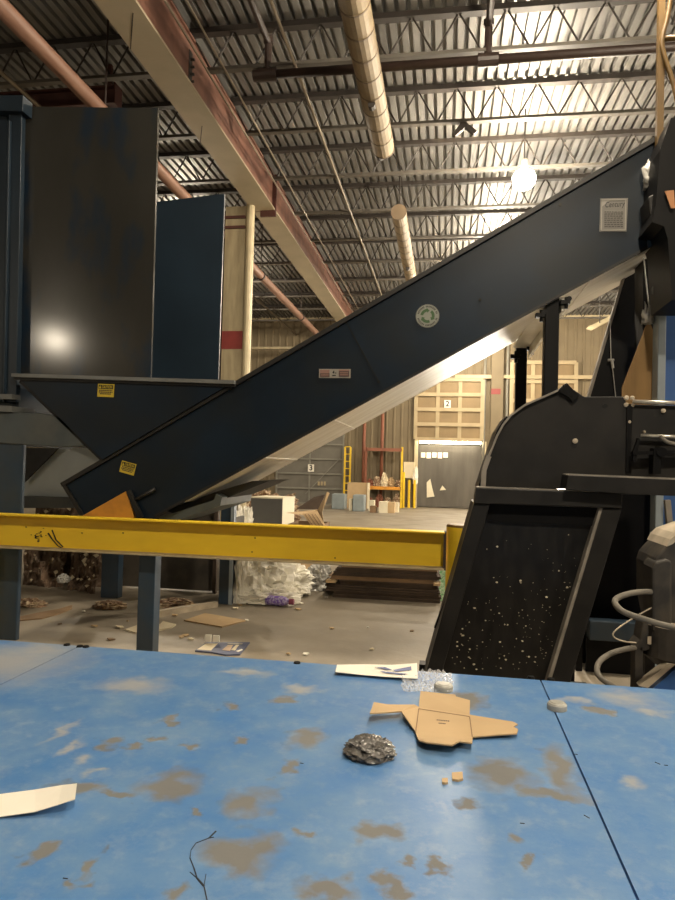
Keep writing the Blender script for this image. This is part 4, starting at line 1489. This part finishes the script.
# round plugs
for (x, y, lab) in ((557, 709, 'round pale plug by the right-hand seam of the platform'), (443.5, 690, 'round pale plug behind the cardboard on the platform')):
    c = at(x, y, Z=ZD)
    r_ = 9.2/F*(c.y)
    o = thing('round_plug', lab, 'plug', (c.x, c.y, ZD), 'round plugs on the platform')
    build('body', MB().tube([(c.x, c.y, ZD), (c.x, c.y, ZD + 0.016), (c.x, c.y, ZD + 0.022)], [r_, r_, r_*0.85], 28), 'plug', o)
    build('rim_ring', MB().tube([(c.x, c.y, ZD + 0.022), (c.x, c.y, ZD + 0.0245)], [r_*0.7, r_*0.6], 24), 'plug', o)
# clear film
mb = MB()
gx, gy = 34, 22
vs, fs = [], []
for j in range(gy + 1):
    for i in range(gx + 1):
        p = at(402 + 50*i/gx + 3*mnoise.noise(Vector((j*0.4, 0, 1))), 672.5 + 21*j/gy, Z=ZD)
        n_ = mnoise.fractal(Vector((p.x*60, p.y*40, 0)), 0.7, 2.0, 4)
        vs.append(p + Vector((0, 0, 0.004 + 0.016*abs(n_))))
for j in range(gy):
    for i in range(gx):
        if (i in (0, gx - 1) and j in (0, gy - 1)) or (i > gx - 5 and j < 3):
            continue
        a = j*(gx + 1) + i
        fs.append((a, a + 1, a + gx + 2, a + gx + 1))
mb.add(vs, fs)
cf = build('clear_film', mb, 'clear', smooth=False)
tag(cf, 'crinkled piece of clear plastic film glinting behind the cardboard', 'plastic film')
# cardboard crumbs
for (x, y, rx, ry, lab) in ((457.5, 775.5, 5.6, 4, 'small square scrap of cardboard in front of the flattened box'), (445, 780, 3, 2.4, 'tiny cardboard crumb left of the square scrap')):
    P = [at(x + rx*a, y + ry*b, Z=ZD + 0.006) for a, b in ((-1, -0.8), (0.9, -1), (1, 0.7), (0.1, 1), (-0.9, 0.8))]
    o = build('cardboard_scrap', sheet_mb([P], 0.006), 'card')
    tag(o, lab, 'cardboard')

# ================================================================== PUMP AND HOSES, RIGHT
YP = 3.35
t = thing('pump_unit', 'dusty dark pump unit with looping hose at the lower right edge', 'pump', (at(660, 620, Y=YP).x, YP + 0.2, 0))
blk = [(653, 632), (653, 562), (656, 556), (668, 545), (673, 534), (700, 520), (700, 632)]
build('bracket_block', MB().px([(652.5, 632), (652.5, 568), (656, 562), (668, 559), (672, 562), (672, 632)], YP, 0.16), 'motor', t, bevel=0.01)
build('bracket_top', MB().px([(653.5, 600), (653.5, 566), (656, 558), (661, 552), (666, 547), (670, 540), (677, 534), (700, 526), (700, 640), (660, 634)], YP + 0.04, 0.3), 'motor', t, bevel=0.01)
build('top_dust', MB().px([(667, 546.5), (670.5, 539.5), (677, 533.5), (700, 525.5), (700, 530), (679, 538), (673, 544)], YP + 0.03, 0.32), 'dust', t)
c = at(680, 628, Y=YP + 0.1)
r_ = 35/F*YP
build('drum', MB().tube([(c.x, YP + 0.1, at(660, 668, Y=YP).z), (c.x, YP + 0.1, at(660, 658, Y=YP).z), (c.x, YP + 0.1, at(660, 627, Y=YP).z)], [r_*0.7, r_, r_], 30), 'motor', t)
build('drum_lid', MB().tube([(c.x, YP + 0.1, at(660, 627, Y=YP).z), (c.x, YP + 0.1, at(660, 624, Y=YP).z)], [r_, r_*0.96], 30), 'dust', t)
build('neck', MB().px([(643, 622), (648, 620), (650, 650), (640, 652), (634, 648), (640, 640)], YP + 0.0, 0.12), 'motor', t, bevel=0.006)
a, b = at(635, 660, Y=YP), at(643, 660, Y=YP)
build('leg', MB().box((a.x, YP, 0), (b.x, YP + 0.08, at(639, 646, Y=YP).z)), 'motor', t, bevel=0.004)
a, b = at(645, 660, Y=YP + 0.3), at(655, 660, Y=YP + 0.3)
build('leg', MB().box((a.x, YP + 0.3, 0), (b.x, YP + 0.36, at(650, 640, Y=YP + 0.3).z)), 'motor', t)
build('leg', MB().box((c.x + 0.05, YP + 0.2, 0), (c.x + 0.15, YP + 0.3, at(660, 660, Y=YP).z)), 'motor', t)
build('base_angle', MB().prism([at(x, y, Y=YP - 0.05) for x, y in ((639, 686), (668, 664), (676, 664), (648, 688))], (0, 0.06, 0)), 'dust', t)
build('base_panel', MB().px([(652, 690), (676, 668), (720, 668), (720, 700), (652, 700)], YP - 0.03, 0.05), 'baler_blue', t)
mb = MB()
c2 = at(649.5, 640, Y=YP - 0.005)
mb.box((c2.x - 0.008, c2.y, c2.z - 0.02), (c2.x + 0.008, c2.y + 0.008, c2.z + 0.015))
build('tag_plate', mb, 'dust', t)


def hose(name, pts, r, m, lab, cat='hose', parent=None, n=8):
    P = smooth_path([at(x, y, Y=Y) for x, y, Y in pts], n)
    o = build(name, MB().tube(P, r, 12), m, parent, smooth=True)
    if not parent:
        tag(o, lab, cat)
    return o


hose('hose_loop', [(655, 592, YP + 0.02), (640, 592, YP + 0.0), (626, 594.5, YP - 0.05), (616, 599, YP - 0.12), (616, 605, YP - 0.2), (624, 612, YP - 0.26), (640, 618, YP - 0.28), (656, 623, YP - 0.28), (676, 628, YP - 0.26), (700, 634, YP - 0.2)],
     0.0135, 'hose', None, parent=t)
hose('hose_loop', [(638, 647.5, YP + 0.02), (626, 649, YP - 0.02), (612, 653, YP - 0.06), (601, 660, YP - 0.12), (597, 668, YP - 0.18), (599, 676, YP - 0.22), (606, 682, YP - 0.24), (618, 690, YP - 0.24)],
     0.0125, 'hose', None, parent=t)
hose('wire', [(653, 607, YP + 0.02), (640, 614, YP - 0.02), (624, 624, YP - 0.05), (614, 632, YP - 0.07), (614, 637, YP - 0.07), (622, 641, YP - 0.05), (636, 643, YP + 0.01)],
     0.0035, 'dust', None, parent=t)

# ================================================================== FLOOR ITEMS
# stack of flattened cartons
yst = at(385, 600.5, Z=0).y
xs0, xs1 = at(330, 590, Y=yst).x, at(440, 590, Y=yst).x
z = 0.0
lay = [(333, 441, 0.075), (326, 440, 0.085), (338, 436, 0.06), (329, 434, 0.045), (333, 441, 0.05), (336, 437, 0.055), (342, 438, 0.05)]
ordw = ['bottom', 'second from the bottom', 'third from the bottom', 'fourth from the bottom', 'fifth from the bottom', 'sixth from the bottom', 'top']
for k, (a, b, h) in enumerate(lay):
    xa_, xb_ = at(a, 590, Y=yst).x, at(b, 590, Y=yst).x
    mb = MB()
    sl = 3
    for i in range(sl):
        zz = z + h*i/sl
        o_ = rnd.uniform(-0.02, 0.02)
        mb.prism([(xa_ + o_, yst + rnd.uniform(0, 0.03), zz), (xb_ + o_, yst + rnd.uniform(0, 0.03), zz), (xb_ + o_ - 0.05, yst + 1.0, zz), (xa_ + o_ + 0.03, yst + 1.0, zz)], (0, 0, h/sl*0.8))
    o = build('flattened_carton', mb, 'card_old' if k in (0, 1, 2, 4, 5) else 'card_dark')
    tag(o, 'bundle of flattened brown cartons in the low stack behind the rail, %s' % ordw[k], 'cardboard', 'flattened cartons stacked behind the rail')
    z += h
# light card tabs poking out of the stack
for (x, y, w, lab) in ((331, 581, 9, 'small light carton flap poking out at the left of the stack'), (437, 584, 6, 'light carton flap poking out at the right of the stack')):
    c = at(x, y, Y=yst - 0.04)
    hw = w/F*yst*0.55
    o = build('carton_flap', MB().box((c.x - hw, yst - 0.07, c.z - 0.018), (c.x + hw, yst + 0.10, c.z + 0.012)), 'card')
    tag(o, lab, 'cardboard')
c = at(441, 588, Y=yst + 0.1)
o = build('printed_bag', MB().prism([(c.x - 0.03, yst + 0.15, 0), (c.x + 0.08, yst + 0.2, 0), (c.x + 0.09, yst + 0.28, 0.33), (c.x - 0.02, yst + 0.25, 0.36)], (0, 0.12, 0)), 'green_waste')
tag(o, 'green and white printed bag at the right end of the carton stack', 'bag')
c = at(321, 588, Z=0)
o = build('plastic_sheet', lump_mb((c.x, c.y - 0.1, 0), 0.17, 0.14, 0.20, 12, 0.5, 2.0, 40, 22, ridged=True), 'film_grey', smooth=False)
tag(o, 'greyish clear plastic bundle slumped against the left of the carton stack', 'plastic bag')
# heaps of white plastic film
for (x, y, rx, ry, rz, sd, lab) in ((254, 600, 0.36, 0.30, 0.40, 21, 'tall heap of white plastic film beside the blue leg'),
                                    (281, 596, 0.30, 0.28, 0.24, 33, 'rounded pile of bubbly white film right of the tall heap'),
                                    (262, 604, 0.36, 0.16, 0.13, 48, 'low flattened fold of white film in front of the heap'),
                                    (239, 603, 0.09, 0.10, 0.46, 52, 'upright bunch of crinkled clear film right against the blue leg')):
    c = at(x, y, Z=0)
    o = build('plastic_film_heap', lump_mb((c.x, c.y + ry*0.5, 0), rx, ry, rz, sd, 0.55, 2.3, 60, 34, ridged=True), 'film', smooth=False)
    tag(o, lab, 'plastic film')
# box behind the film
c = at(304, 582, Z=0)
yb_ = 9.6
a, b, e = at(287, 575, Y=yb_).x, at(299, 575, Y=yb_).x, at(313, 575, Y=yb_).x
o = build('cardboard_box', MB().prism([(a, yb_, 0), (b, yb_ - 0.05, 0), (e, yb_ + 0.15, 0), (e - 0.1, yb_ + 0.5, 0), (a, yb_ + 0.5, 0)], (0, 0, 0.42)), 'card')
tag(o, 'small brown carton behind the white plastic film', 'box')
# purple bottle
c = at(280, 606, Z=0)
t = thing('purple_bottle', 'crushed purple bottle lying on the concrete floor', 'bottle', (c.x, c.y, 0))
d = Vector((1, -0.05, 0.0))
x0 = c.x - 0.165
prof = [(0.0, 0.03), (0.005, 0.052), (0.05, 0.058), (0.10, 0.053), (0.15, 0.058), (0.20, 0.055), (0.235, 0.045), (0.26, 0.028), (0.275, 0.026)]
build('body', MB().tube([(x0 + s, c.y - 0.05*s, 0.058) for s, r in prof], [r for s, r in prof], 18), 'purple', t, smooth=True)
build('cap', MB().tube([(x0 + 0.275, c.y - 0.014, 0.058), (x0 + 0.325, c.y - 0.016, 0.058)], 0.034, 16), 'cap_red', t)


def floor_sheet(name, pts, m, lab, cat, h=0.012, lift=None):
    P = [at(x, y, Z=0.012) for x, y in pts]
    if lift:
        P = [p + Vector((0, 0, l)) for p, l in zip(P, lift)]
    o = build(name, sheet_mb([P], h), m)
    return tag(o, lab, cat)


floor_sheet('cardboard_sheet', [(184, 620), (205, 613), (246, 620), (222, 626.5)], 'card', 'flat cardboard sheet on the floor right of the blue leg', 'cardboard')
floor_sheet('cardboard_sheet', [(18, 617), (40, 612), (58, 609), (72, 605), (72, 608), (60, 613), (42, 618), (18, 620)], 'card_dark', 'narrow cardboard strip on the floor under the hopper', 'cardboard')
floor_sheet('paper_sheet', [(125, 629), (140, 624), (160, 624), (163, 621), (176, 624), (172, 627), (158, 630), (135, 632)], 'paper_cream', 'crumpled cream paper on the floor behind the blue leg', 'paper')
bk = floor_sheet('printed_carton', [(195, 650.5), (206, 642.5), (250, 642), (240, 654), (226, 654.5), (212, 652)], 'print_navy', 'flattened dark blue printed carton on the floor by the platform edge', 'carton', 0.014)


def fpatch(parent, name, pts, m, z=0.0145):
    o = build(name, MB().prism([at(x, y, Z=z) for x, y in pts], (0, 0, 0.001)), m, parent)
    return o


fpatch(bk, 'white_panel', [(197, 649.5), (206, 643.5), (218, 643.5), (211, 650.5)], 'paper_cream')
fpatch(bk, 'print_picture', [(222, 650), (228, 645), (233, 645), (230, 651)], 'print_tan')
fpatch(bk, 'print_picture', [(231, 650), (236, 645), (239, 645), (235, 650.5)], 'paper_cream')
fpatch(bk, 'print_picture', [(236, 651), (242, 649), (243, 650), (238, 652)], 'paper')
fpatch(bk, 'title_print', [(228, 643.0), (243, 643.2), (242, 644.6), (227, 644.2)], 'label_white')
c = at(211, 642.5, Z=0.02)
mb = MB().prism([at(x, y, Y=c.y) for x, y in ((205, 635), (211, 635), (210.5, 642), (204, 641.5))], (0, 0.02, 0))
mb.prism([at(x, y, Y=c.y) for x, y in ((213, 635.5), (219, 636), (219, 642.2), (213, 642))], (0, 0.02, 0))
build_split('raised_flap', mb, 'paper', bk)
for c_ in bk.children:
    c_.location = (0, 0, 0)
# scraps of litter
spots = [(181, 638), (186, 636), (190, 640), (247, 621), (262, 597), (300, 604), (306, 655), (288, 655), (240, 606), (236, 609), (298, 610), (332, 629), (368, 628),
         (372, 650), (412, 632), (326, 598), (160, 614), (175, 616), (128, 622), (95, 627), (60, 625), (110, 640), (120, 628), (84, 612), (140, 618), (600, 652), (612, 646), (606, 640), (622, 670), (595, 660)]
for k, (x, y) in enumerate(spots):
    c = at(x, y, Z=0.0)
    s = rnd.uniform(0.012, 0.035)
    P = [c + Vector((math.cos(a)*s*rnd.uniform(0.6, 1.6), math.sin(a)*s*rnd.uniform(0.6, 1.3), 0.012 + rnd.uniform(0, 0.008))) for a in (0.2, 1.4, 2.7, 3.9, 5.2)]
    o = build('paper_scrap', sheet_mb([P], 0.009), rnd.choice(['paper_cream', 'card', 'paper', 'card_dark', 'film_grey']))
    tag(o, 'tiny scrap of paper litter on the concrete floor', 'litter', 'paper scraps on the floor')

# waste bales and dark bin under the hopper
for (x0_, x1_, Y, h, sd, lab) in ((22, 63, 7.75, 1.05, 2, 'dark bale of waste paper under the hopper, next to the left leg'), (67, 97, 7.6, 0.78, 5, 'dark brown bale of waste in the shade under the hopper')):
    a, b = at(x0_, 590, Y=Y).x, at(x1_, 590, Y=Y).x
    mb = MB()
    nx, nz = 26, 22
    ny = 6
    vs, fs = [], []

    def bp_(x, y, z):
        p = Vector((x, y, z))
        n_ = mnoise.fractal(Vector((x*4 + sd, y*4, z*4)), 0.6, 2.0, 5)
        return p + Vector((0.04*n_, -0.12*n_, 0.05*n_ if z > 0.1 else 0))
    for j in range(nz + 1):
        for i in range(nx + 1):
            zz = h*j/nz
            vs.append(bp_(a + (b - a)*i/nx, Y + 0.25*(j/nz)**2, zz))
    for j in range(nz):
        for i in range(nx):
            q = j*(nx + 1) + i
            fs.append((q, q + 1, q + nx + 2, q + nx + 1))
    o0 = len(vs)
    for i in range(nx + 1):
        vs.append(Vector((vs[nz*(nx + 1) + i].x, Y + 0.9, h)))
    for i in range(nx):
        q = nz*(nx + 1) + i
        fs.append((q, q + 1, o0 + i + 1, o0 + i))
    mb.add(vs, fs)
    mb.box((a, Y + 0.3, 0), (b, Y + 0.9, h - 0.06))
    o = build('waste_bale', mb, 'waste', smooth=False)
    tag(o, lab, 'bale')
    flk = MB()
    for k in range(26):
        x, zz = rnd.uniform(a + 0.02, b - 0.02), rnd.uniform(0.05, h)
        q = bp_(x, Y + 0.25*(zz/h)**2 - 0.02, zz)
        s = rnd.uniform(0.01, 0.04)
        flk.prism([q + Vector((math.cos(w)*s*rnd.uniform(0.5, 1.4), rnd.uniform(-0.02, 0.0), math.sin(w)*s*rnd.uniform(0.5, 1.4))) for w in (0.3, 1.6, 3.0, 4.4)], (0.002, -0.004, 0.002))
    f_ = build('paper_fleck', flk, 'paper_cream', o)
    f_['kind'] = 'stuff'
    f_.location = (0, 0, 0)
    for v in f_.data.vertices:
        pass
c = at(47, 562, Y=7.5)
o = build('plastic_scrap', lump_mb((at(66, 572, Y=7.4).x, 7.35, at(66, 580, Y=7.4).z - 0.02), 0.06, 0.08, 0.06, 31, 0.5, 2, 24, 14, ridged=True), 'film_grey')
tag(o, 'greyish plastic scrap stuck to the bale under the hopper', 'plastic scrap')
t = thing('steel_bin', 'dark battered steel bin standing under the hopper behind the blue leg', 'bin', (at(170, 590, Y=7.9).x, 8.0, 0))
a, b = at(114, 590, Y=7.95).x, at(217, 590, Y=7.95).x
build('front_panel', MB().box((a, 7.95, 0.02), (b, 7.98, at(180, 500, Y=7.95).z)), 'bin_dark', t)  # panel carried further left to block light under the hopper
build('side_panel', MB().box((b - 0.03, 7.98, 0.02), (b, 9.0, at(180, 520, Y=7.95).z)), 'bin_dark', t)
a2 = at(212, 590, Y=7.9).x
build('corner_angle', MB().box((a2, 7.9, 0), (b, 7.95, at(180, 500, Y=7.95).z)), 'card_old', t)
P = [at(155, 614, Z=0.03), at(216, 604, Z=0.03)]
o = build('angle_iron', MB().bar(P[0], P[1], 0.07, 0.06), 'dust')
tag(o, 'dusty angle iron on the floor along the front of the dark bin', 'angle iron')
for k, (x, y, lab) in enumerate(((176, 605, 'pale paper heap against the dark bin'), (155, 607, 'small heap of litter left of the pale paper by the bin'), (110, 608, 'heap of litter by the rear blue leg'), (30, 606, 'heap of litter at the foot of the tall bale'))):
    c = at(x, y, Z=0)
    o = build('litter_heap', lump_mb((c.x, c.y, 0), 0.16, 0.10, 0.045, 60 + k, 0.6, 3, 30, 16, ridged=True), 'scrap')
    tag(o, lab, 'litter')

# ================================================================== MIDDLE OF THE HALL
Yc = 12.0
t = thing('large_crate', 'large dark grey crate with a pale side behind the rail', 'crate', (at(270, 510, Y=Yc).x, Yc + 0.5, 0))
a, b, e = at(251, 505, Y=Yc).x, at(282.5, 505, Y=Yc).x, at(294.5, 505, Y=Yc + 0.6).x
zt = at(268, 498.5, Y=Yc).z
build('front', MB().box((a, Yc, 0), (b, Yc + 0.03, zt)), 'crate', t)
build('side', MB().prism([(b, Yc, 0), (e, Yc + 0.6, 0), (e - 0.03, Yc + 0.62, 0), (b - 0.03, Yc + 0.03, 0)], (0, 0, zt)), 'crate_white', t)
build('lid', MB().prism([(a - 0.01, Yc - 0.01, zt), (b + 0.01, Yc - 0.01, zt), (e + 0.01, Yc + 0.61, zt), (a + 0.1, Yc + 0.62, zt)], (0, 0, 0.025)), 'crate_white', t)
Yb = 11.0
t = thing('open_carton', 'open brown carton with splayed flaps beside the grey crate', 'box', (at(312, 530, Y=Yb).x, Yb + 0.4, 0))
Z_ = lambda x, y, Y: at(x, y, Y=Y)
mb = MB().prism([Z_(285, 524, Yb), Z_(320, 527, Yb), Z_(322, 580, Yb), Z_(288, 580, Yb)], (0, 0.03, 0))
p = [Z_(288, 524, Yb), Z_(322, 527, Yb)]
build('front', MB().box((p[0].x, Yb, 0), (p[1].x, Yb + 0.02, p[0].z)), 'card_dark', t)
build('side', MB().box((p[1].x - 0.02, Yb, 0), (p[1].x, Yb + 0.75, p[0].z)), 'card_dark', t)
build('side', MB().box((p[0].x, Yb, 0), (p[0].x + 0.02, Yb + 0.75, p[0].z)), 'card_dark', t)
build('back', MB().box((p[0].x, Yb + 0.73, 0), (p[1].x, Yb + 0.75, p[0].z)), 'card_dark', t)
q = MB().prism([Z_(288, 513.5, Yb), Z_(305, 512.5, Yb + 0.1), Z_(318, 525, Yb - 0.05), Z_(309, 525, Yb - 0.05), Z_(303, 515, Yb), Z_(289, 515, Yb)], (0, 0.02, 0))
build('flap', MB().prism([Z_(302, 513, Yb + 0.05), Z_(317, 511, Yb + 0.1), Z_(326, 527, Yb - 0.1), Z_(312, 527, Yb - 0.1)], (0, 0.02, 0.0)), 'card', t)
build('flap', MB().prism([Z_(286, 513, Yb), Z_(318, 509.5, Yb + 0.5), Z_(318, 511, Yb + 0.5), Z_(303, 515, Yb)], (0, 0.02, 0)), 'card', t)
build('flap', MB().prism([Z_(296, 509, Yb + 0.7), Z_(314, 497, Yb + 0.85), Z_(325, 494.5, Yb + 0.85), Z_(318, 509.5, Yb + 0.7)], (0, 0.02, 0)), 'card_old', t)
build('flap', MB().prism([Z_(317, 511, Yb + 0.6), Z_(327, 492, Yb + 0.3), Z_(329.5, 493, Yb + 0.3), Z_(322, 512, Yb + 0.2), Z_(324, 525, Yb), Z_(320, 525, Yb)], (0, 0.02, 0)), 'card', t)
mb = MB()
for k in range(4):
    x = 305 + 3.4*k
    mb.bar(Z_(x, 514, Yb + 0.02), Z_(x + 8.5, 526.5, Yb - 0.11), 0.012, 0.006)
build_split('flap_crease', mb, 'card_dark', t)
# scrap heap and white sacks left of the crate
for (x, y, Y, rx, ry, rz, sd, m, lab) in ((259, 494, 15.5, 0.9, 0.6, 0.55, 71, 'scrap', 'heap of mixed scrap behind the grey crate'), (226, 500, 14.6, 0.45, 0.5, 0.75, 74, 'scrap', 'second scrap heap just under the conveyor tail'),
                                          (243, 510, 11.9, 0.2, 0.25, 0.5, 77, 'film', 'white sack standing left of the grey crate')):
    c = at(x, y, Y=Y)
    o = build('scrap_heap' if m == 'scrap' else 'white_sack', lump_mb((c.x, Y, 0), rx, ry, rz, sd, 0.55 if m == 'scrap' else 0.3, 4.5, 60, 34), m)
    tag(o, lab, 'scrap heap' if m == 'scrap' else 'sack')

# ================================================================== BACK OF THE HALL
Yk = 24.6


def standing_box(name, x0_, x1_, ytop, Y, d, m, lab, cat, parts=None, bevel=0.0):
    a, b = at(x0_, 505, Y=Y).x, at(x1_, 505, Y=Y).x
    z = at((x0_ + x1_)/2, ytop, Y=Y).z
    o = build(name, MB().box((a, Y, 0), (b, Y + d, z)), m, bevel=bevel)
    return tag(o, lab, cat)


standing_box('storage_bin', 331.5, 344.5, 494, Yk - 0.4, 0.6, 'bin_blue', 'blue-grey bin standing alone in front of door 3', 'bin', bevel=0.03)
standing_box('storage_bin', 352.5, 364, 495, Yk - 1.2, 0.6, 'bin_blue', 'blue-grey drum bin in front of the brown board', 'bin', bevel=0.03)
standing_box('board', 347, 367.5, 482.5, Yk + 0.6, 0.05, 'card', 'upright brown board among the bins at the back', 'board')
standing_box('board', 366.8, 368, 483, Yk + 0.5, 0.5, 'paper_cream', 'pale narrow edge board beside the brown board', 'board')
standing_box('carton', 349, 352, 499, Yk - 1.0, 0.3, 'crate_white', 'thin white carton left of the drum bin', 'box')
standing_box('carton', 370, 376, 506, Yk - 1.5, 0.3, 'card_dark', 'small brown carton right of the drum bin', 'box')
standing_box('carton', 368.5, 374, 500.5, Yk - 0.6, 0.4, 'crate_white', 'white carton behind the small brown one', 'box')
standing_box('carton', 378.8, 387.5, 502, Yk - 1.5, 0.5, 'crate_white', 'white carton in the middle of the row at the back', 'box')
standing_box('carton', 387.5, 394.5, 502.5, Yk - 1.4, 0.5, 'card', 'tan carton right of the middle white one', 'box')
standing_box('carton', 394.5, 398.5, 503, Yk - 0.9, 0.4, 'crate_white', 'white carton at the right end of the row', 'box')
a, b = at(328, 505, Y=21).x, at(348, 505, Y=21).x
o = build('floor_plank', MB().box((a - 0.6, Yk + 0.8, 0.0), (b, Yk + 1.3, 0.18)), 'crate_white')
tag(o, 'low white pallet against the foot of door 3', 'pallet')
# ladder
Yl = YB - 0.35
t = thing('ladder', 'yellow ladder standing against the back wall right of door 3', 'ladder', (at(347, 500, Y=Yl).x, Yl, 0))
xa_, xb_ = at(344.5, 470, Y=Yl).x, at(350, 470, Y=Yl).x
zt = at(347, 447, Y=Yl).z
for xx in (xa_, xb_):
    build('stile', MB().box((xx - 0.03, Yl, 0), (xx + 0.03, Yl + 0.07, zt)), 'yellow', t)
mb = MB()
for k in range(1, 9):
    mb.box((xa_, Yl + 0.02, k*0.29), (xb_, Yl + 0.05, k*0.29 + 0.035))
build_split('rung', mb, 'yellow', t)
# storage rack with clutter
t = thing('storage_rack', 'tall cluttered storage rack between the yellow ladder and dock door 2', 'rack', (at(378, 500, Y=Yl).x, Yl - 0.2, 0))
for px_ in (365.5, 401.5):
    xx = at(px_, 480, Y=YB - 0.9).x
    build('upright', MB().box((xx - 0.035, YB - 0.9, 0), (xx + 0.035, YB - 0.82, at(px_, 447, Y=YB - 0.9).z)), 'yellow' if px_ > 390 else 'rust', t)
xa_, xb_ = at(365.5, 480, Y=YB - 0.9).x, at(401.5, 480, Y=YB - 0.9).x
for k, py in enumerate((488, 449.5)):
    zz = at(380, py, Y=YB - 0.9).z
    build('shelf_beam', MB().box((xa_, YB - 0.9, zz - 0.06), (xb_, YB - 0.84, zz + 0.06)), 'orange' if k == 0 else 'rust', t)
    build('shelf_board', MB().box((xa_, YB - 0.84, zz + 0.0), (xb_, YB - 0.25, zz + 0.05)), 'card_dark', t)
zz = at(380, 488, Y=YB - 0.9).z + 0.05
zz2 = at(380, 475, Y=YB - 0.9).z
labs = ['reddish sack on the rack shelf at the back, next to the left upright', 'brown tangled bundle on the rack shelf', 'pale bundle on the rack shelf right of the tangled one', 'tan sack high on the rack shelf', 'dark bundle at the right end of the rack shelf']
for k in range(5):
    f = (k + 0.5)/5
    o = build('bundle', lump_mb((xa_ + (xb_ - xa_)*f, YB - 0.55, zz), 0.12, 0.12, (0.16, 0.22, 0.30, 0.2, 0.16)[k], 90 + k, 0.7, 3, 26, 18, ridged=True), ('rust', 'scrap', 'paper_cream', 'card', 'scrap')[k])
    tag(o, labs[k], 'bundle')
for k in range(4):
    f = (k + 0.5)/4
    o = build('bundle', lump_mb((xa_ + (xb_ - xa_)*f, YB - 0.65, 0), 0.14, 0.15, (0.2, 0.28, 0.22, 0.3)[k], 110 + k, 0.7, 3, 26, 18, ridged=True), ('rust', 'rust', 'scrap', 'scrap')[k])
    tag(o, 'heap of clutter on the floor under the rack, ' + ['below the reddish sack', 'below the tangled bundle', 'third from the left upright', 'beside the yellow upright'][k], 'bundle')
# red pipes on the wall above the rack
for px_, top, bot, lab in ((363, 425, 482, 'rust red standpipe on the back wall left of the rack'), (381.5, 415, 462, 'rust red standpipe on the back wall above the rack')):
    p = at(px_, bot, Y=YB - 0.2)
    o = build('standpipe', MB().tube([(p.x, YB - 0.17, 0 if px_ < 370 else 0.0), (p.x, YB - 0.17, at(px_, top, Y=YB).z + 1.0)], 0.065, 10), 'rust', smooth=True)
    tag(o, lab, 'pipe')
# yellow guard posts left of the dock door
for k, (px_, top, lab) in enumerate(((403.5, 472, 'yellow guard post nearest the rack'), (409, 480, 'short yellow guard post between the rack and door 2'), (414.5, 480, 'yellow guard post beside the dock door 2 jamb'))):
    p = at(px_, 490, Y=YB - 0.5)
    o = build('guard_post', MB().tube([(p.x, YB - 0.5, 0), (p.x, YB - 0.5, at(px_, top, Y=YB - 0.5).z)], 0.05, 12), 'yellow')
    tag(o, lab, 'post', 'yellow posts beside the dock door')
p = at(409, 480, Y=YB - 0.2)
o = build('control_box', MB().box((p.x - 0.22, YB - 0.2, at(409, 478, Y=YB).z), (p.x + 0.2, YB - 0.06, at(409, 462, Y=YB).z)), 'paper_cream')
tag(o, 'pale control box on the wall left of dock door 2', 'control box')
p = at(415.5, 472, Y=YB - 0.2)
o = build('hanging_bag', lump_mb((p.x, YB - 0.2, at(415, 484, Y=YB).z), 0.10, 0.08, 0.42, 130, 0.4, 2, 24, 16), 'paper')
tag(o, 'white bag hanging at the left jamb of dock door 2', 'bag')
# wall pilaster with a red band, vertical pipes
p0, p1 = at(491, 400, Y=YB - 0.25).x, at(503, 400, Y=YB - 0.25).x
t = thing('wall_column', 'cream wall column with a small red band between dock doors', 'column', ((p0 + p1)/2, YB - 0.2, 0), kind='thing')
build('shaft', MB().box((p0, YB - 0.28, 0), (p1, YB - 0.032, ZC)), 'wall', t)
build('red_band', MB().box((p0 - 0.005, YB - 0.29, at(497, 395, Y=YB).z), (p1 - 0.1, YB - 0.2, at(497, 389.5, Y=YB).z)), 'redband', t)
for px_, lab in ((484.5, 'grey conduit on the back wall just right of dock door 2'), (507, 'grey conduit on the back wall right of the red-banded wall column')):
    p = at(px_, 400, Y=YB - 0.1)
    o = build('wall_conduit', MB().tube([(p.x, YB - 0.1, 0), (p.x, YB - 0.1, ZC)], 0.05, 8), 'door_grey_rib', smooth=True)
    tag(o, lab, 'conduit')
# tilted pale fixture under the roof at the right back
Yt = 14.0
P = [at(x, y, Y=Yt) for x, y in ((586, 329), (612, 305))]
t = thing('batten_light', 'slanted pale strip light seen beneath the conveyor head', 'lamp', P[0])
d = (P[1] - P[0])
mb = MB().prism([P[0], P[0] + Vector((0.10, 0, -0.03)), P[0] + Vector((0.2, 0, 0.02)), P[0] + Vector((0.22, 0, 0.05)), P[0] + Vector((0.03, 0, 0.04))], Vector((1.1, 1.2, 0.70)))
build('reflector', mb, 'cream_pale', t)
e1 = P[0] + Vector((1.1, 1.2, 0.7))
build('hanger', MB().tube([P[0] + Vector((0.3, 0.2, 0.15)), Vector((P[0].x + 0.3, P[0].y + 0.2, ZC))], 0.01, 6).tube([e1, Vector((e1.x, e1.y, ZC))], 0.01, 6), 'joist', t)

# ================================================================== LIGHT
w = bpy.data.worlds.new('world')
S.world = w
w.use_nodes = True
w.node_tree.nodes['Background'].inputs['Color'].default_value = (0.02, 0.02, 0.022, 1)
w.node_tree.nodes['Background'].inputs['Strength'].default_value = 1.0

S.view_settings.view_transform = 'Standard'
S.view_settings.look = 'None'
S.view_settings.exposure = 0.15
S.view_settings.gamma = 1.0
S.view_settings.use_curve_mapping = False
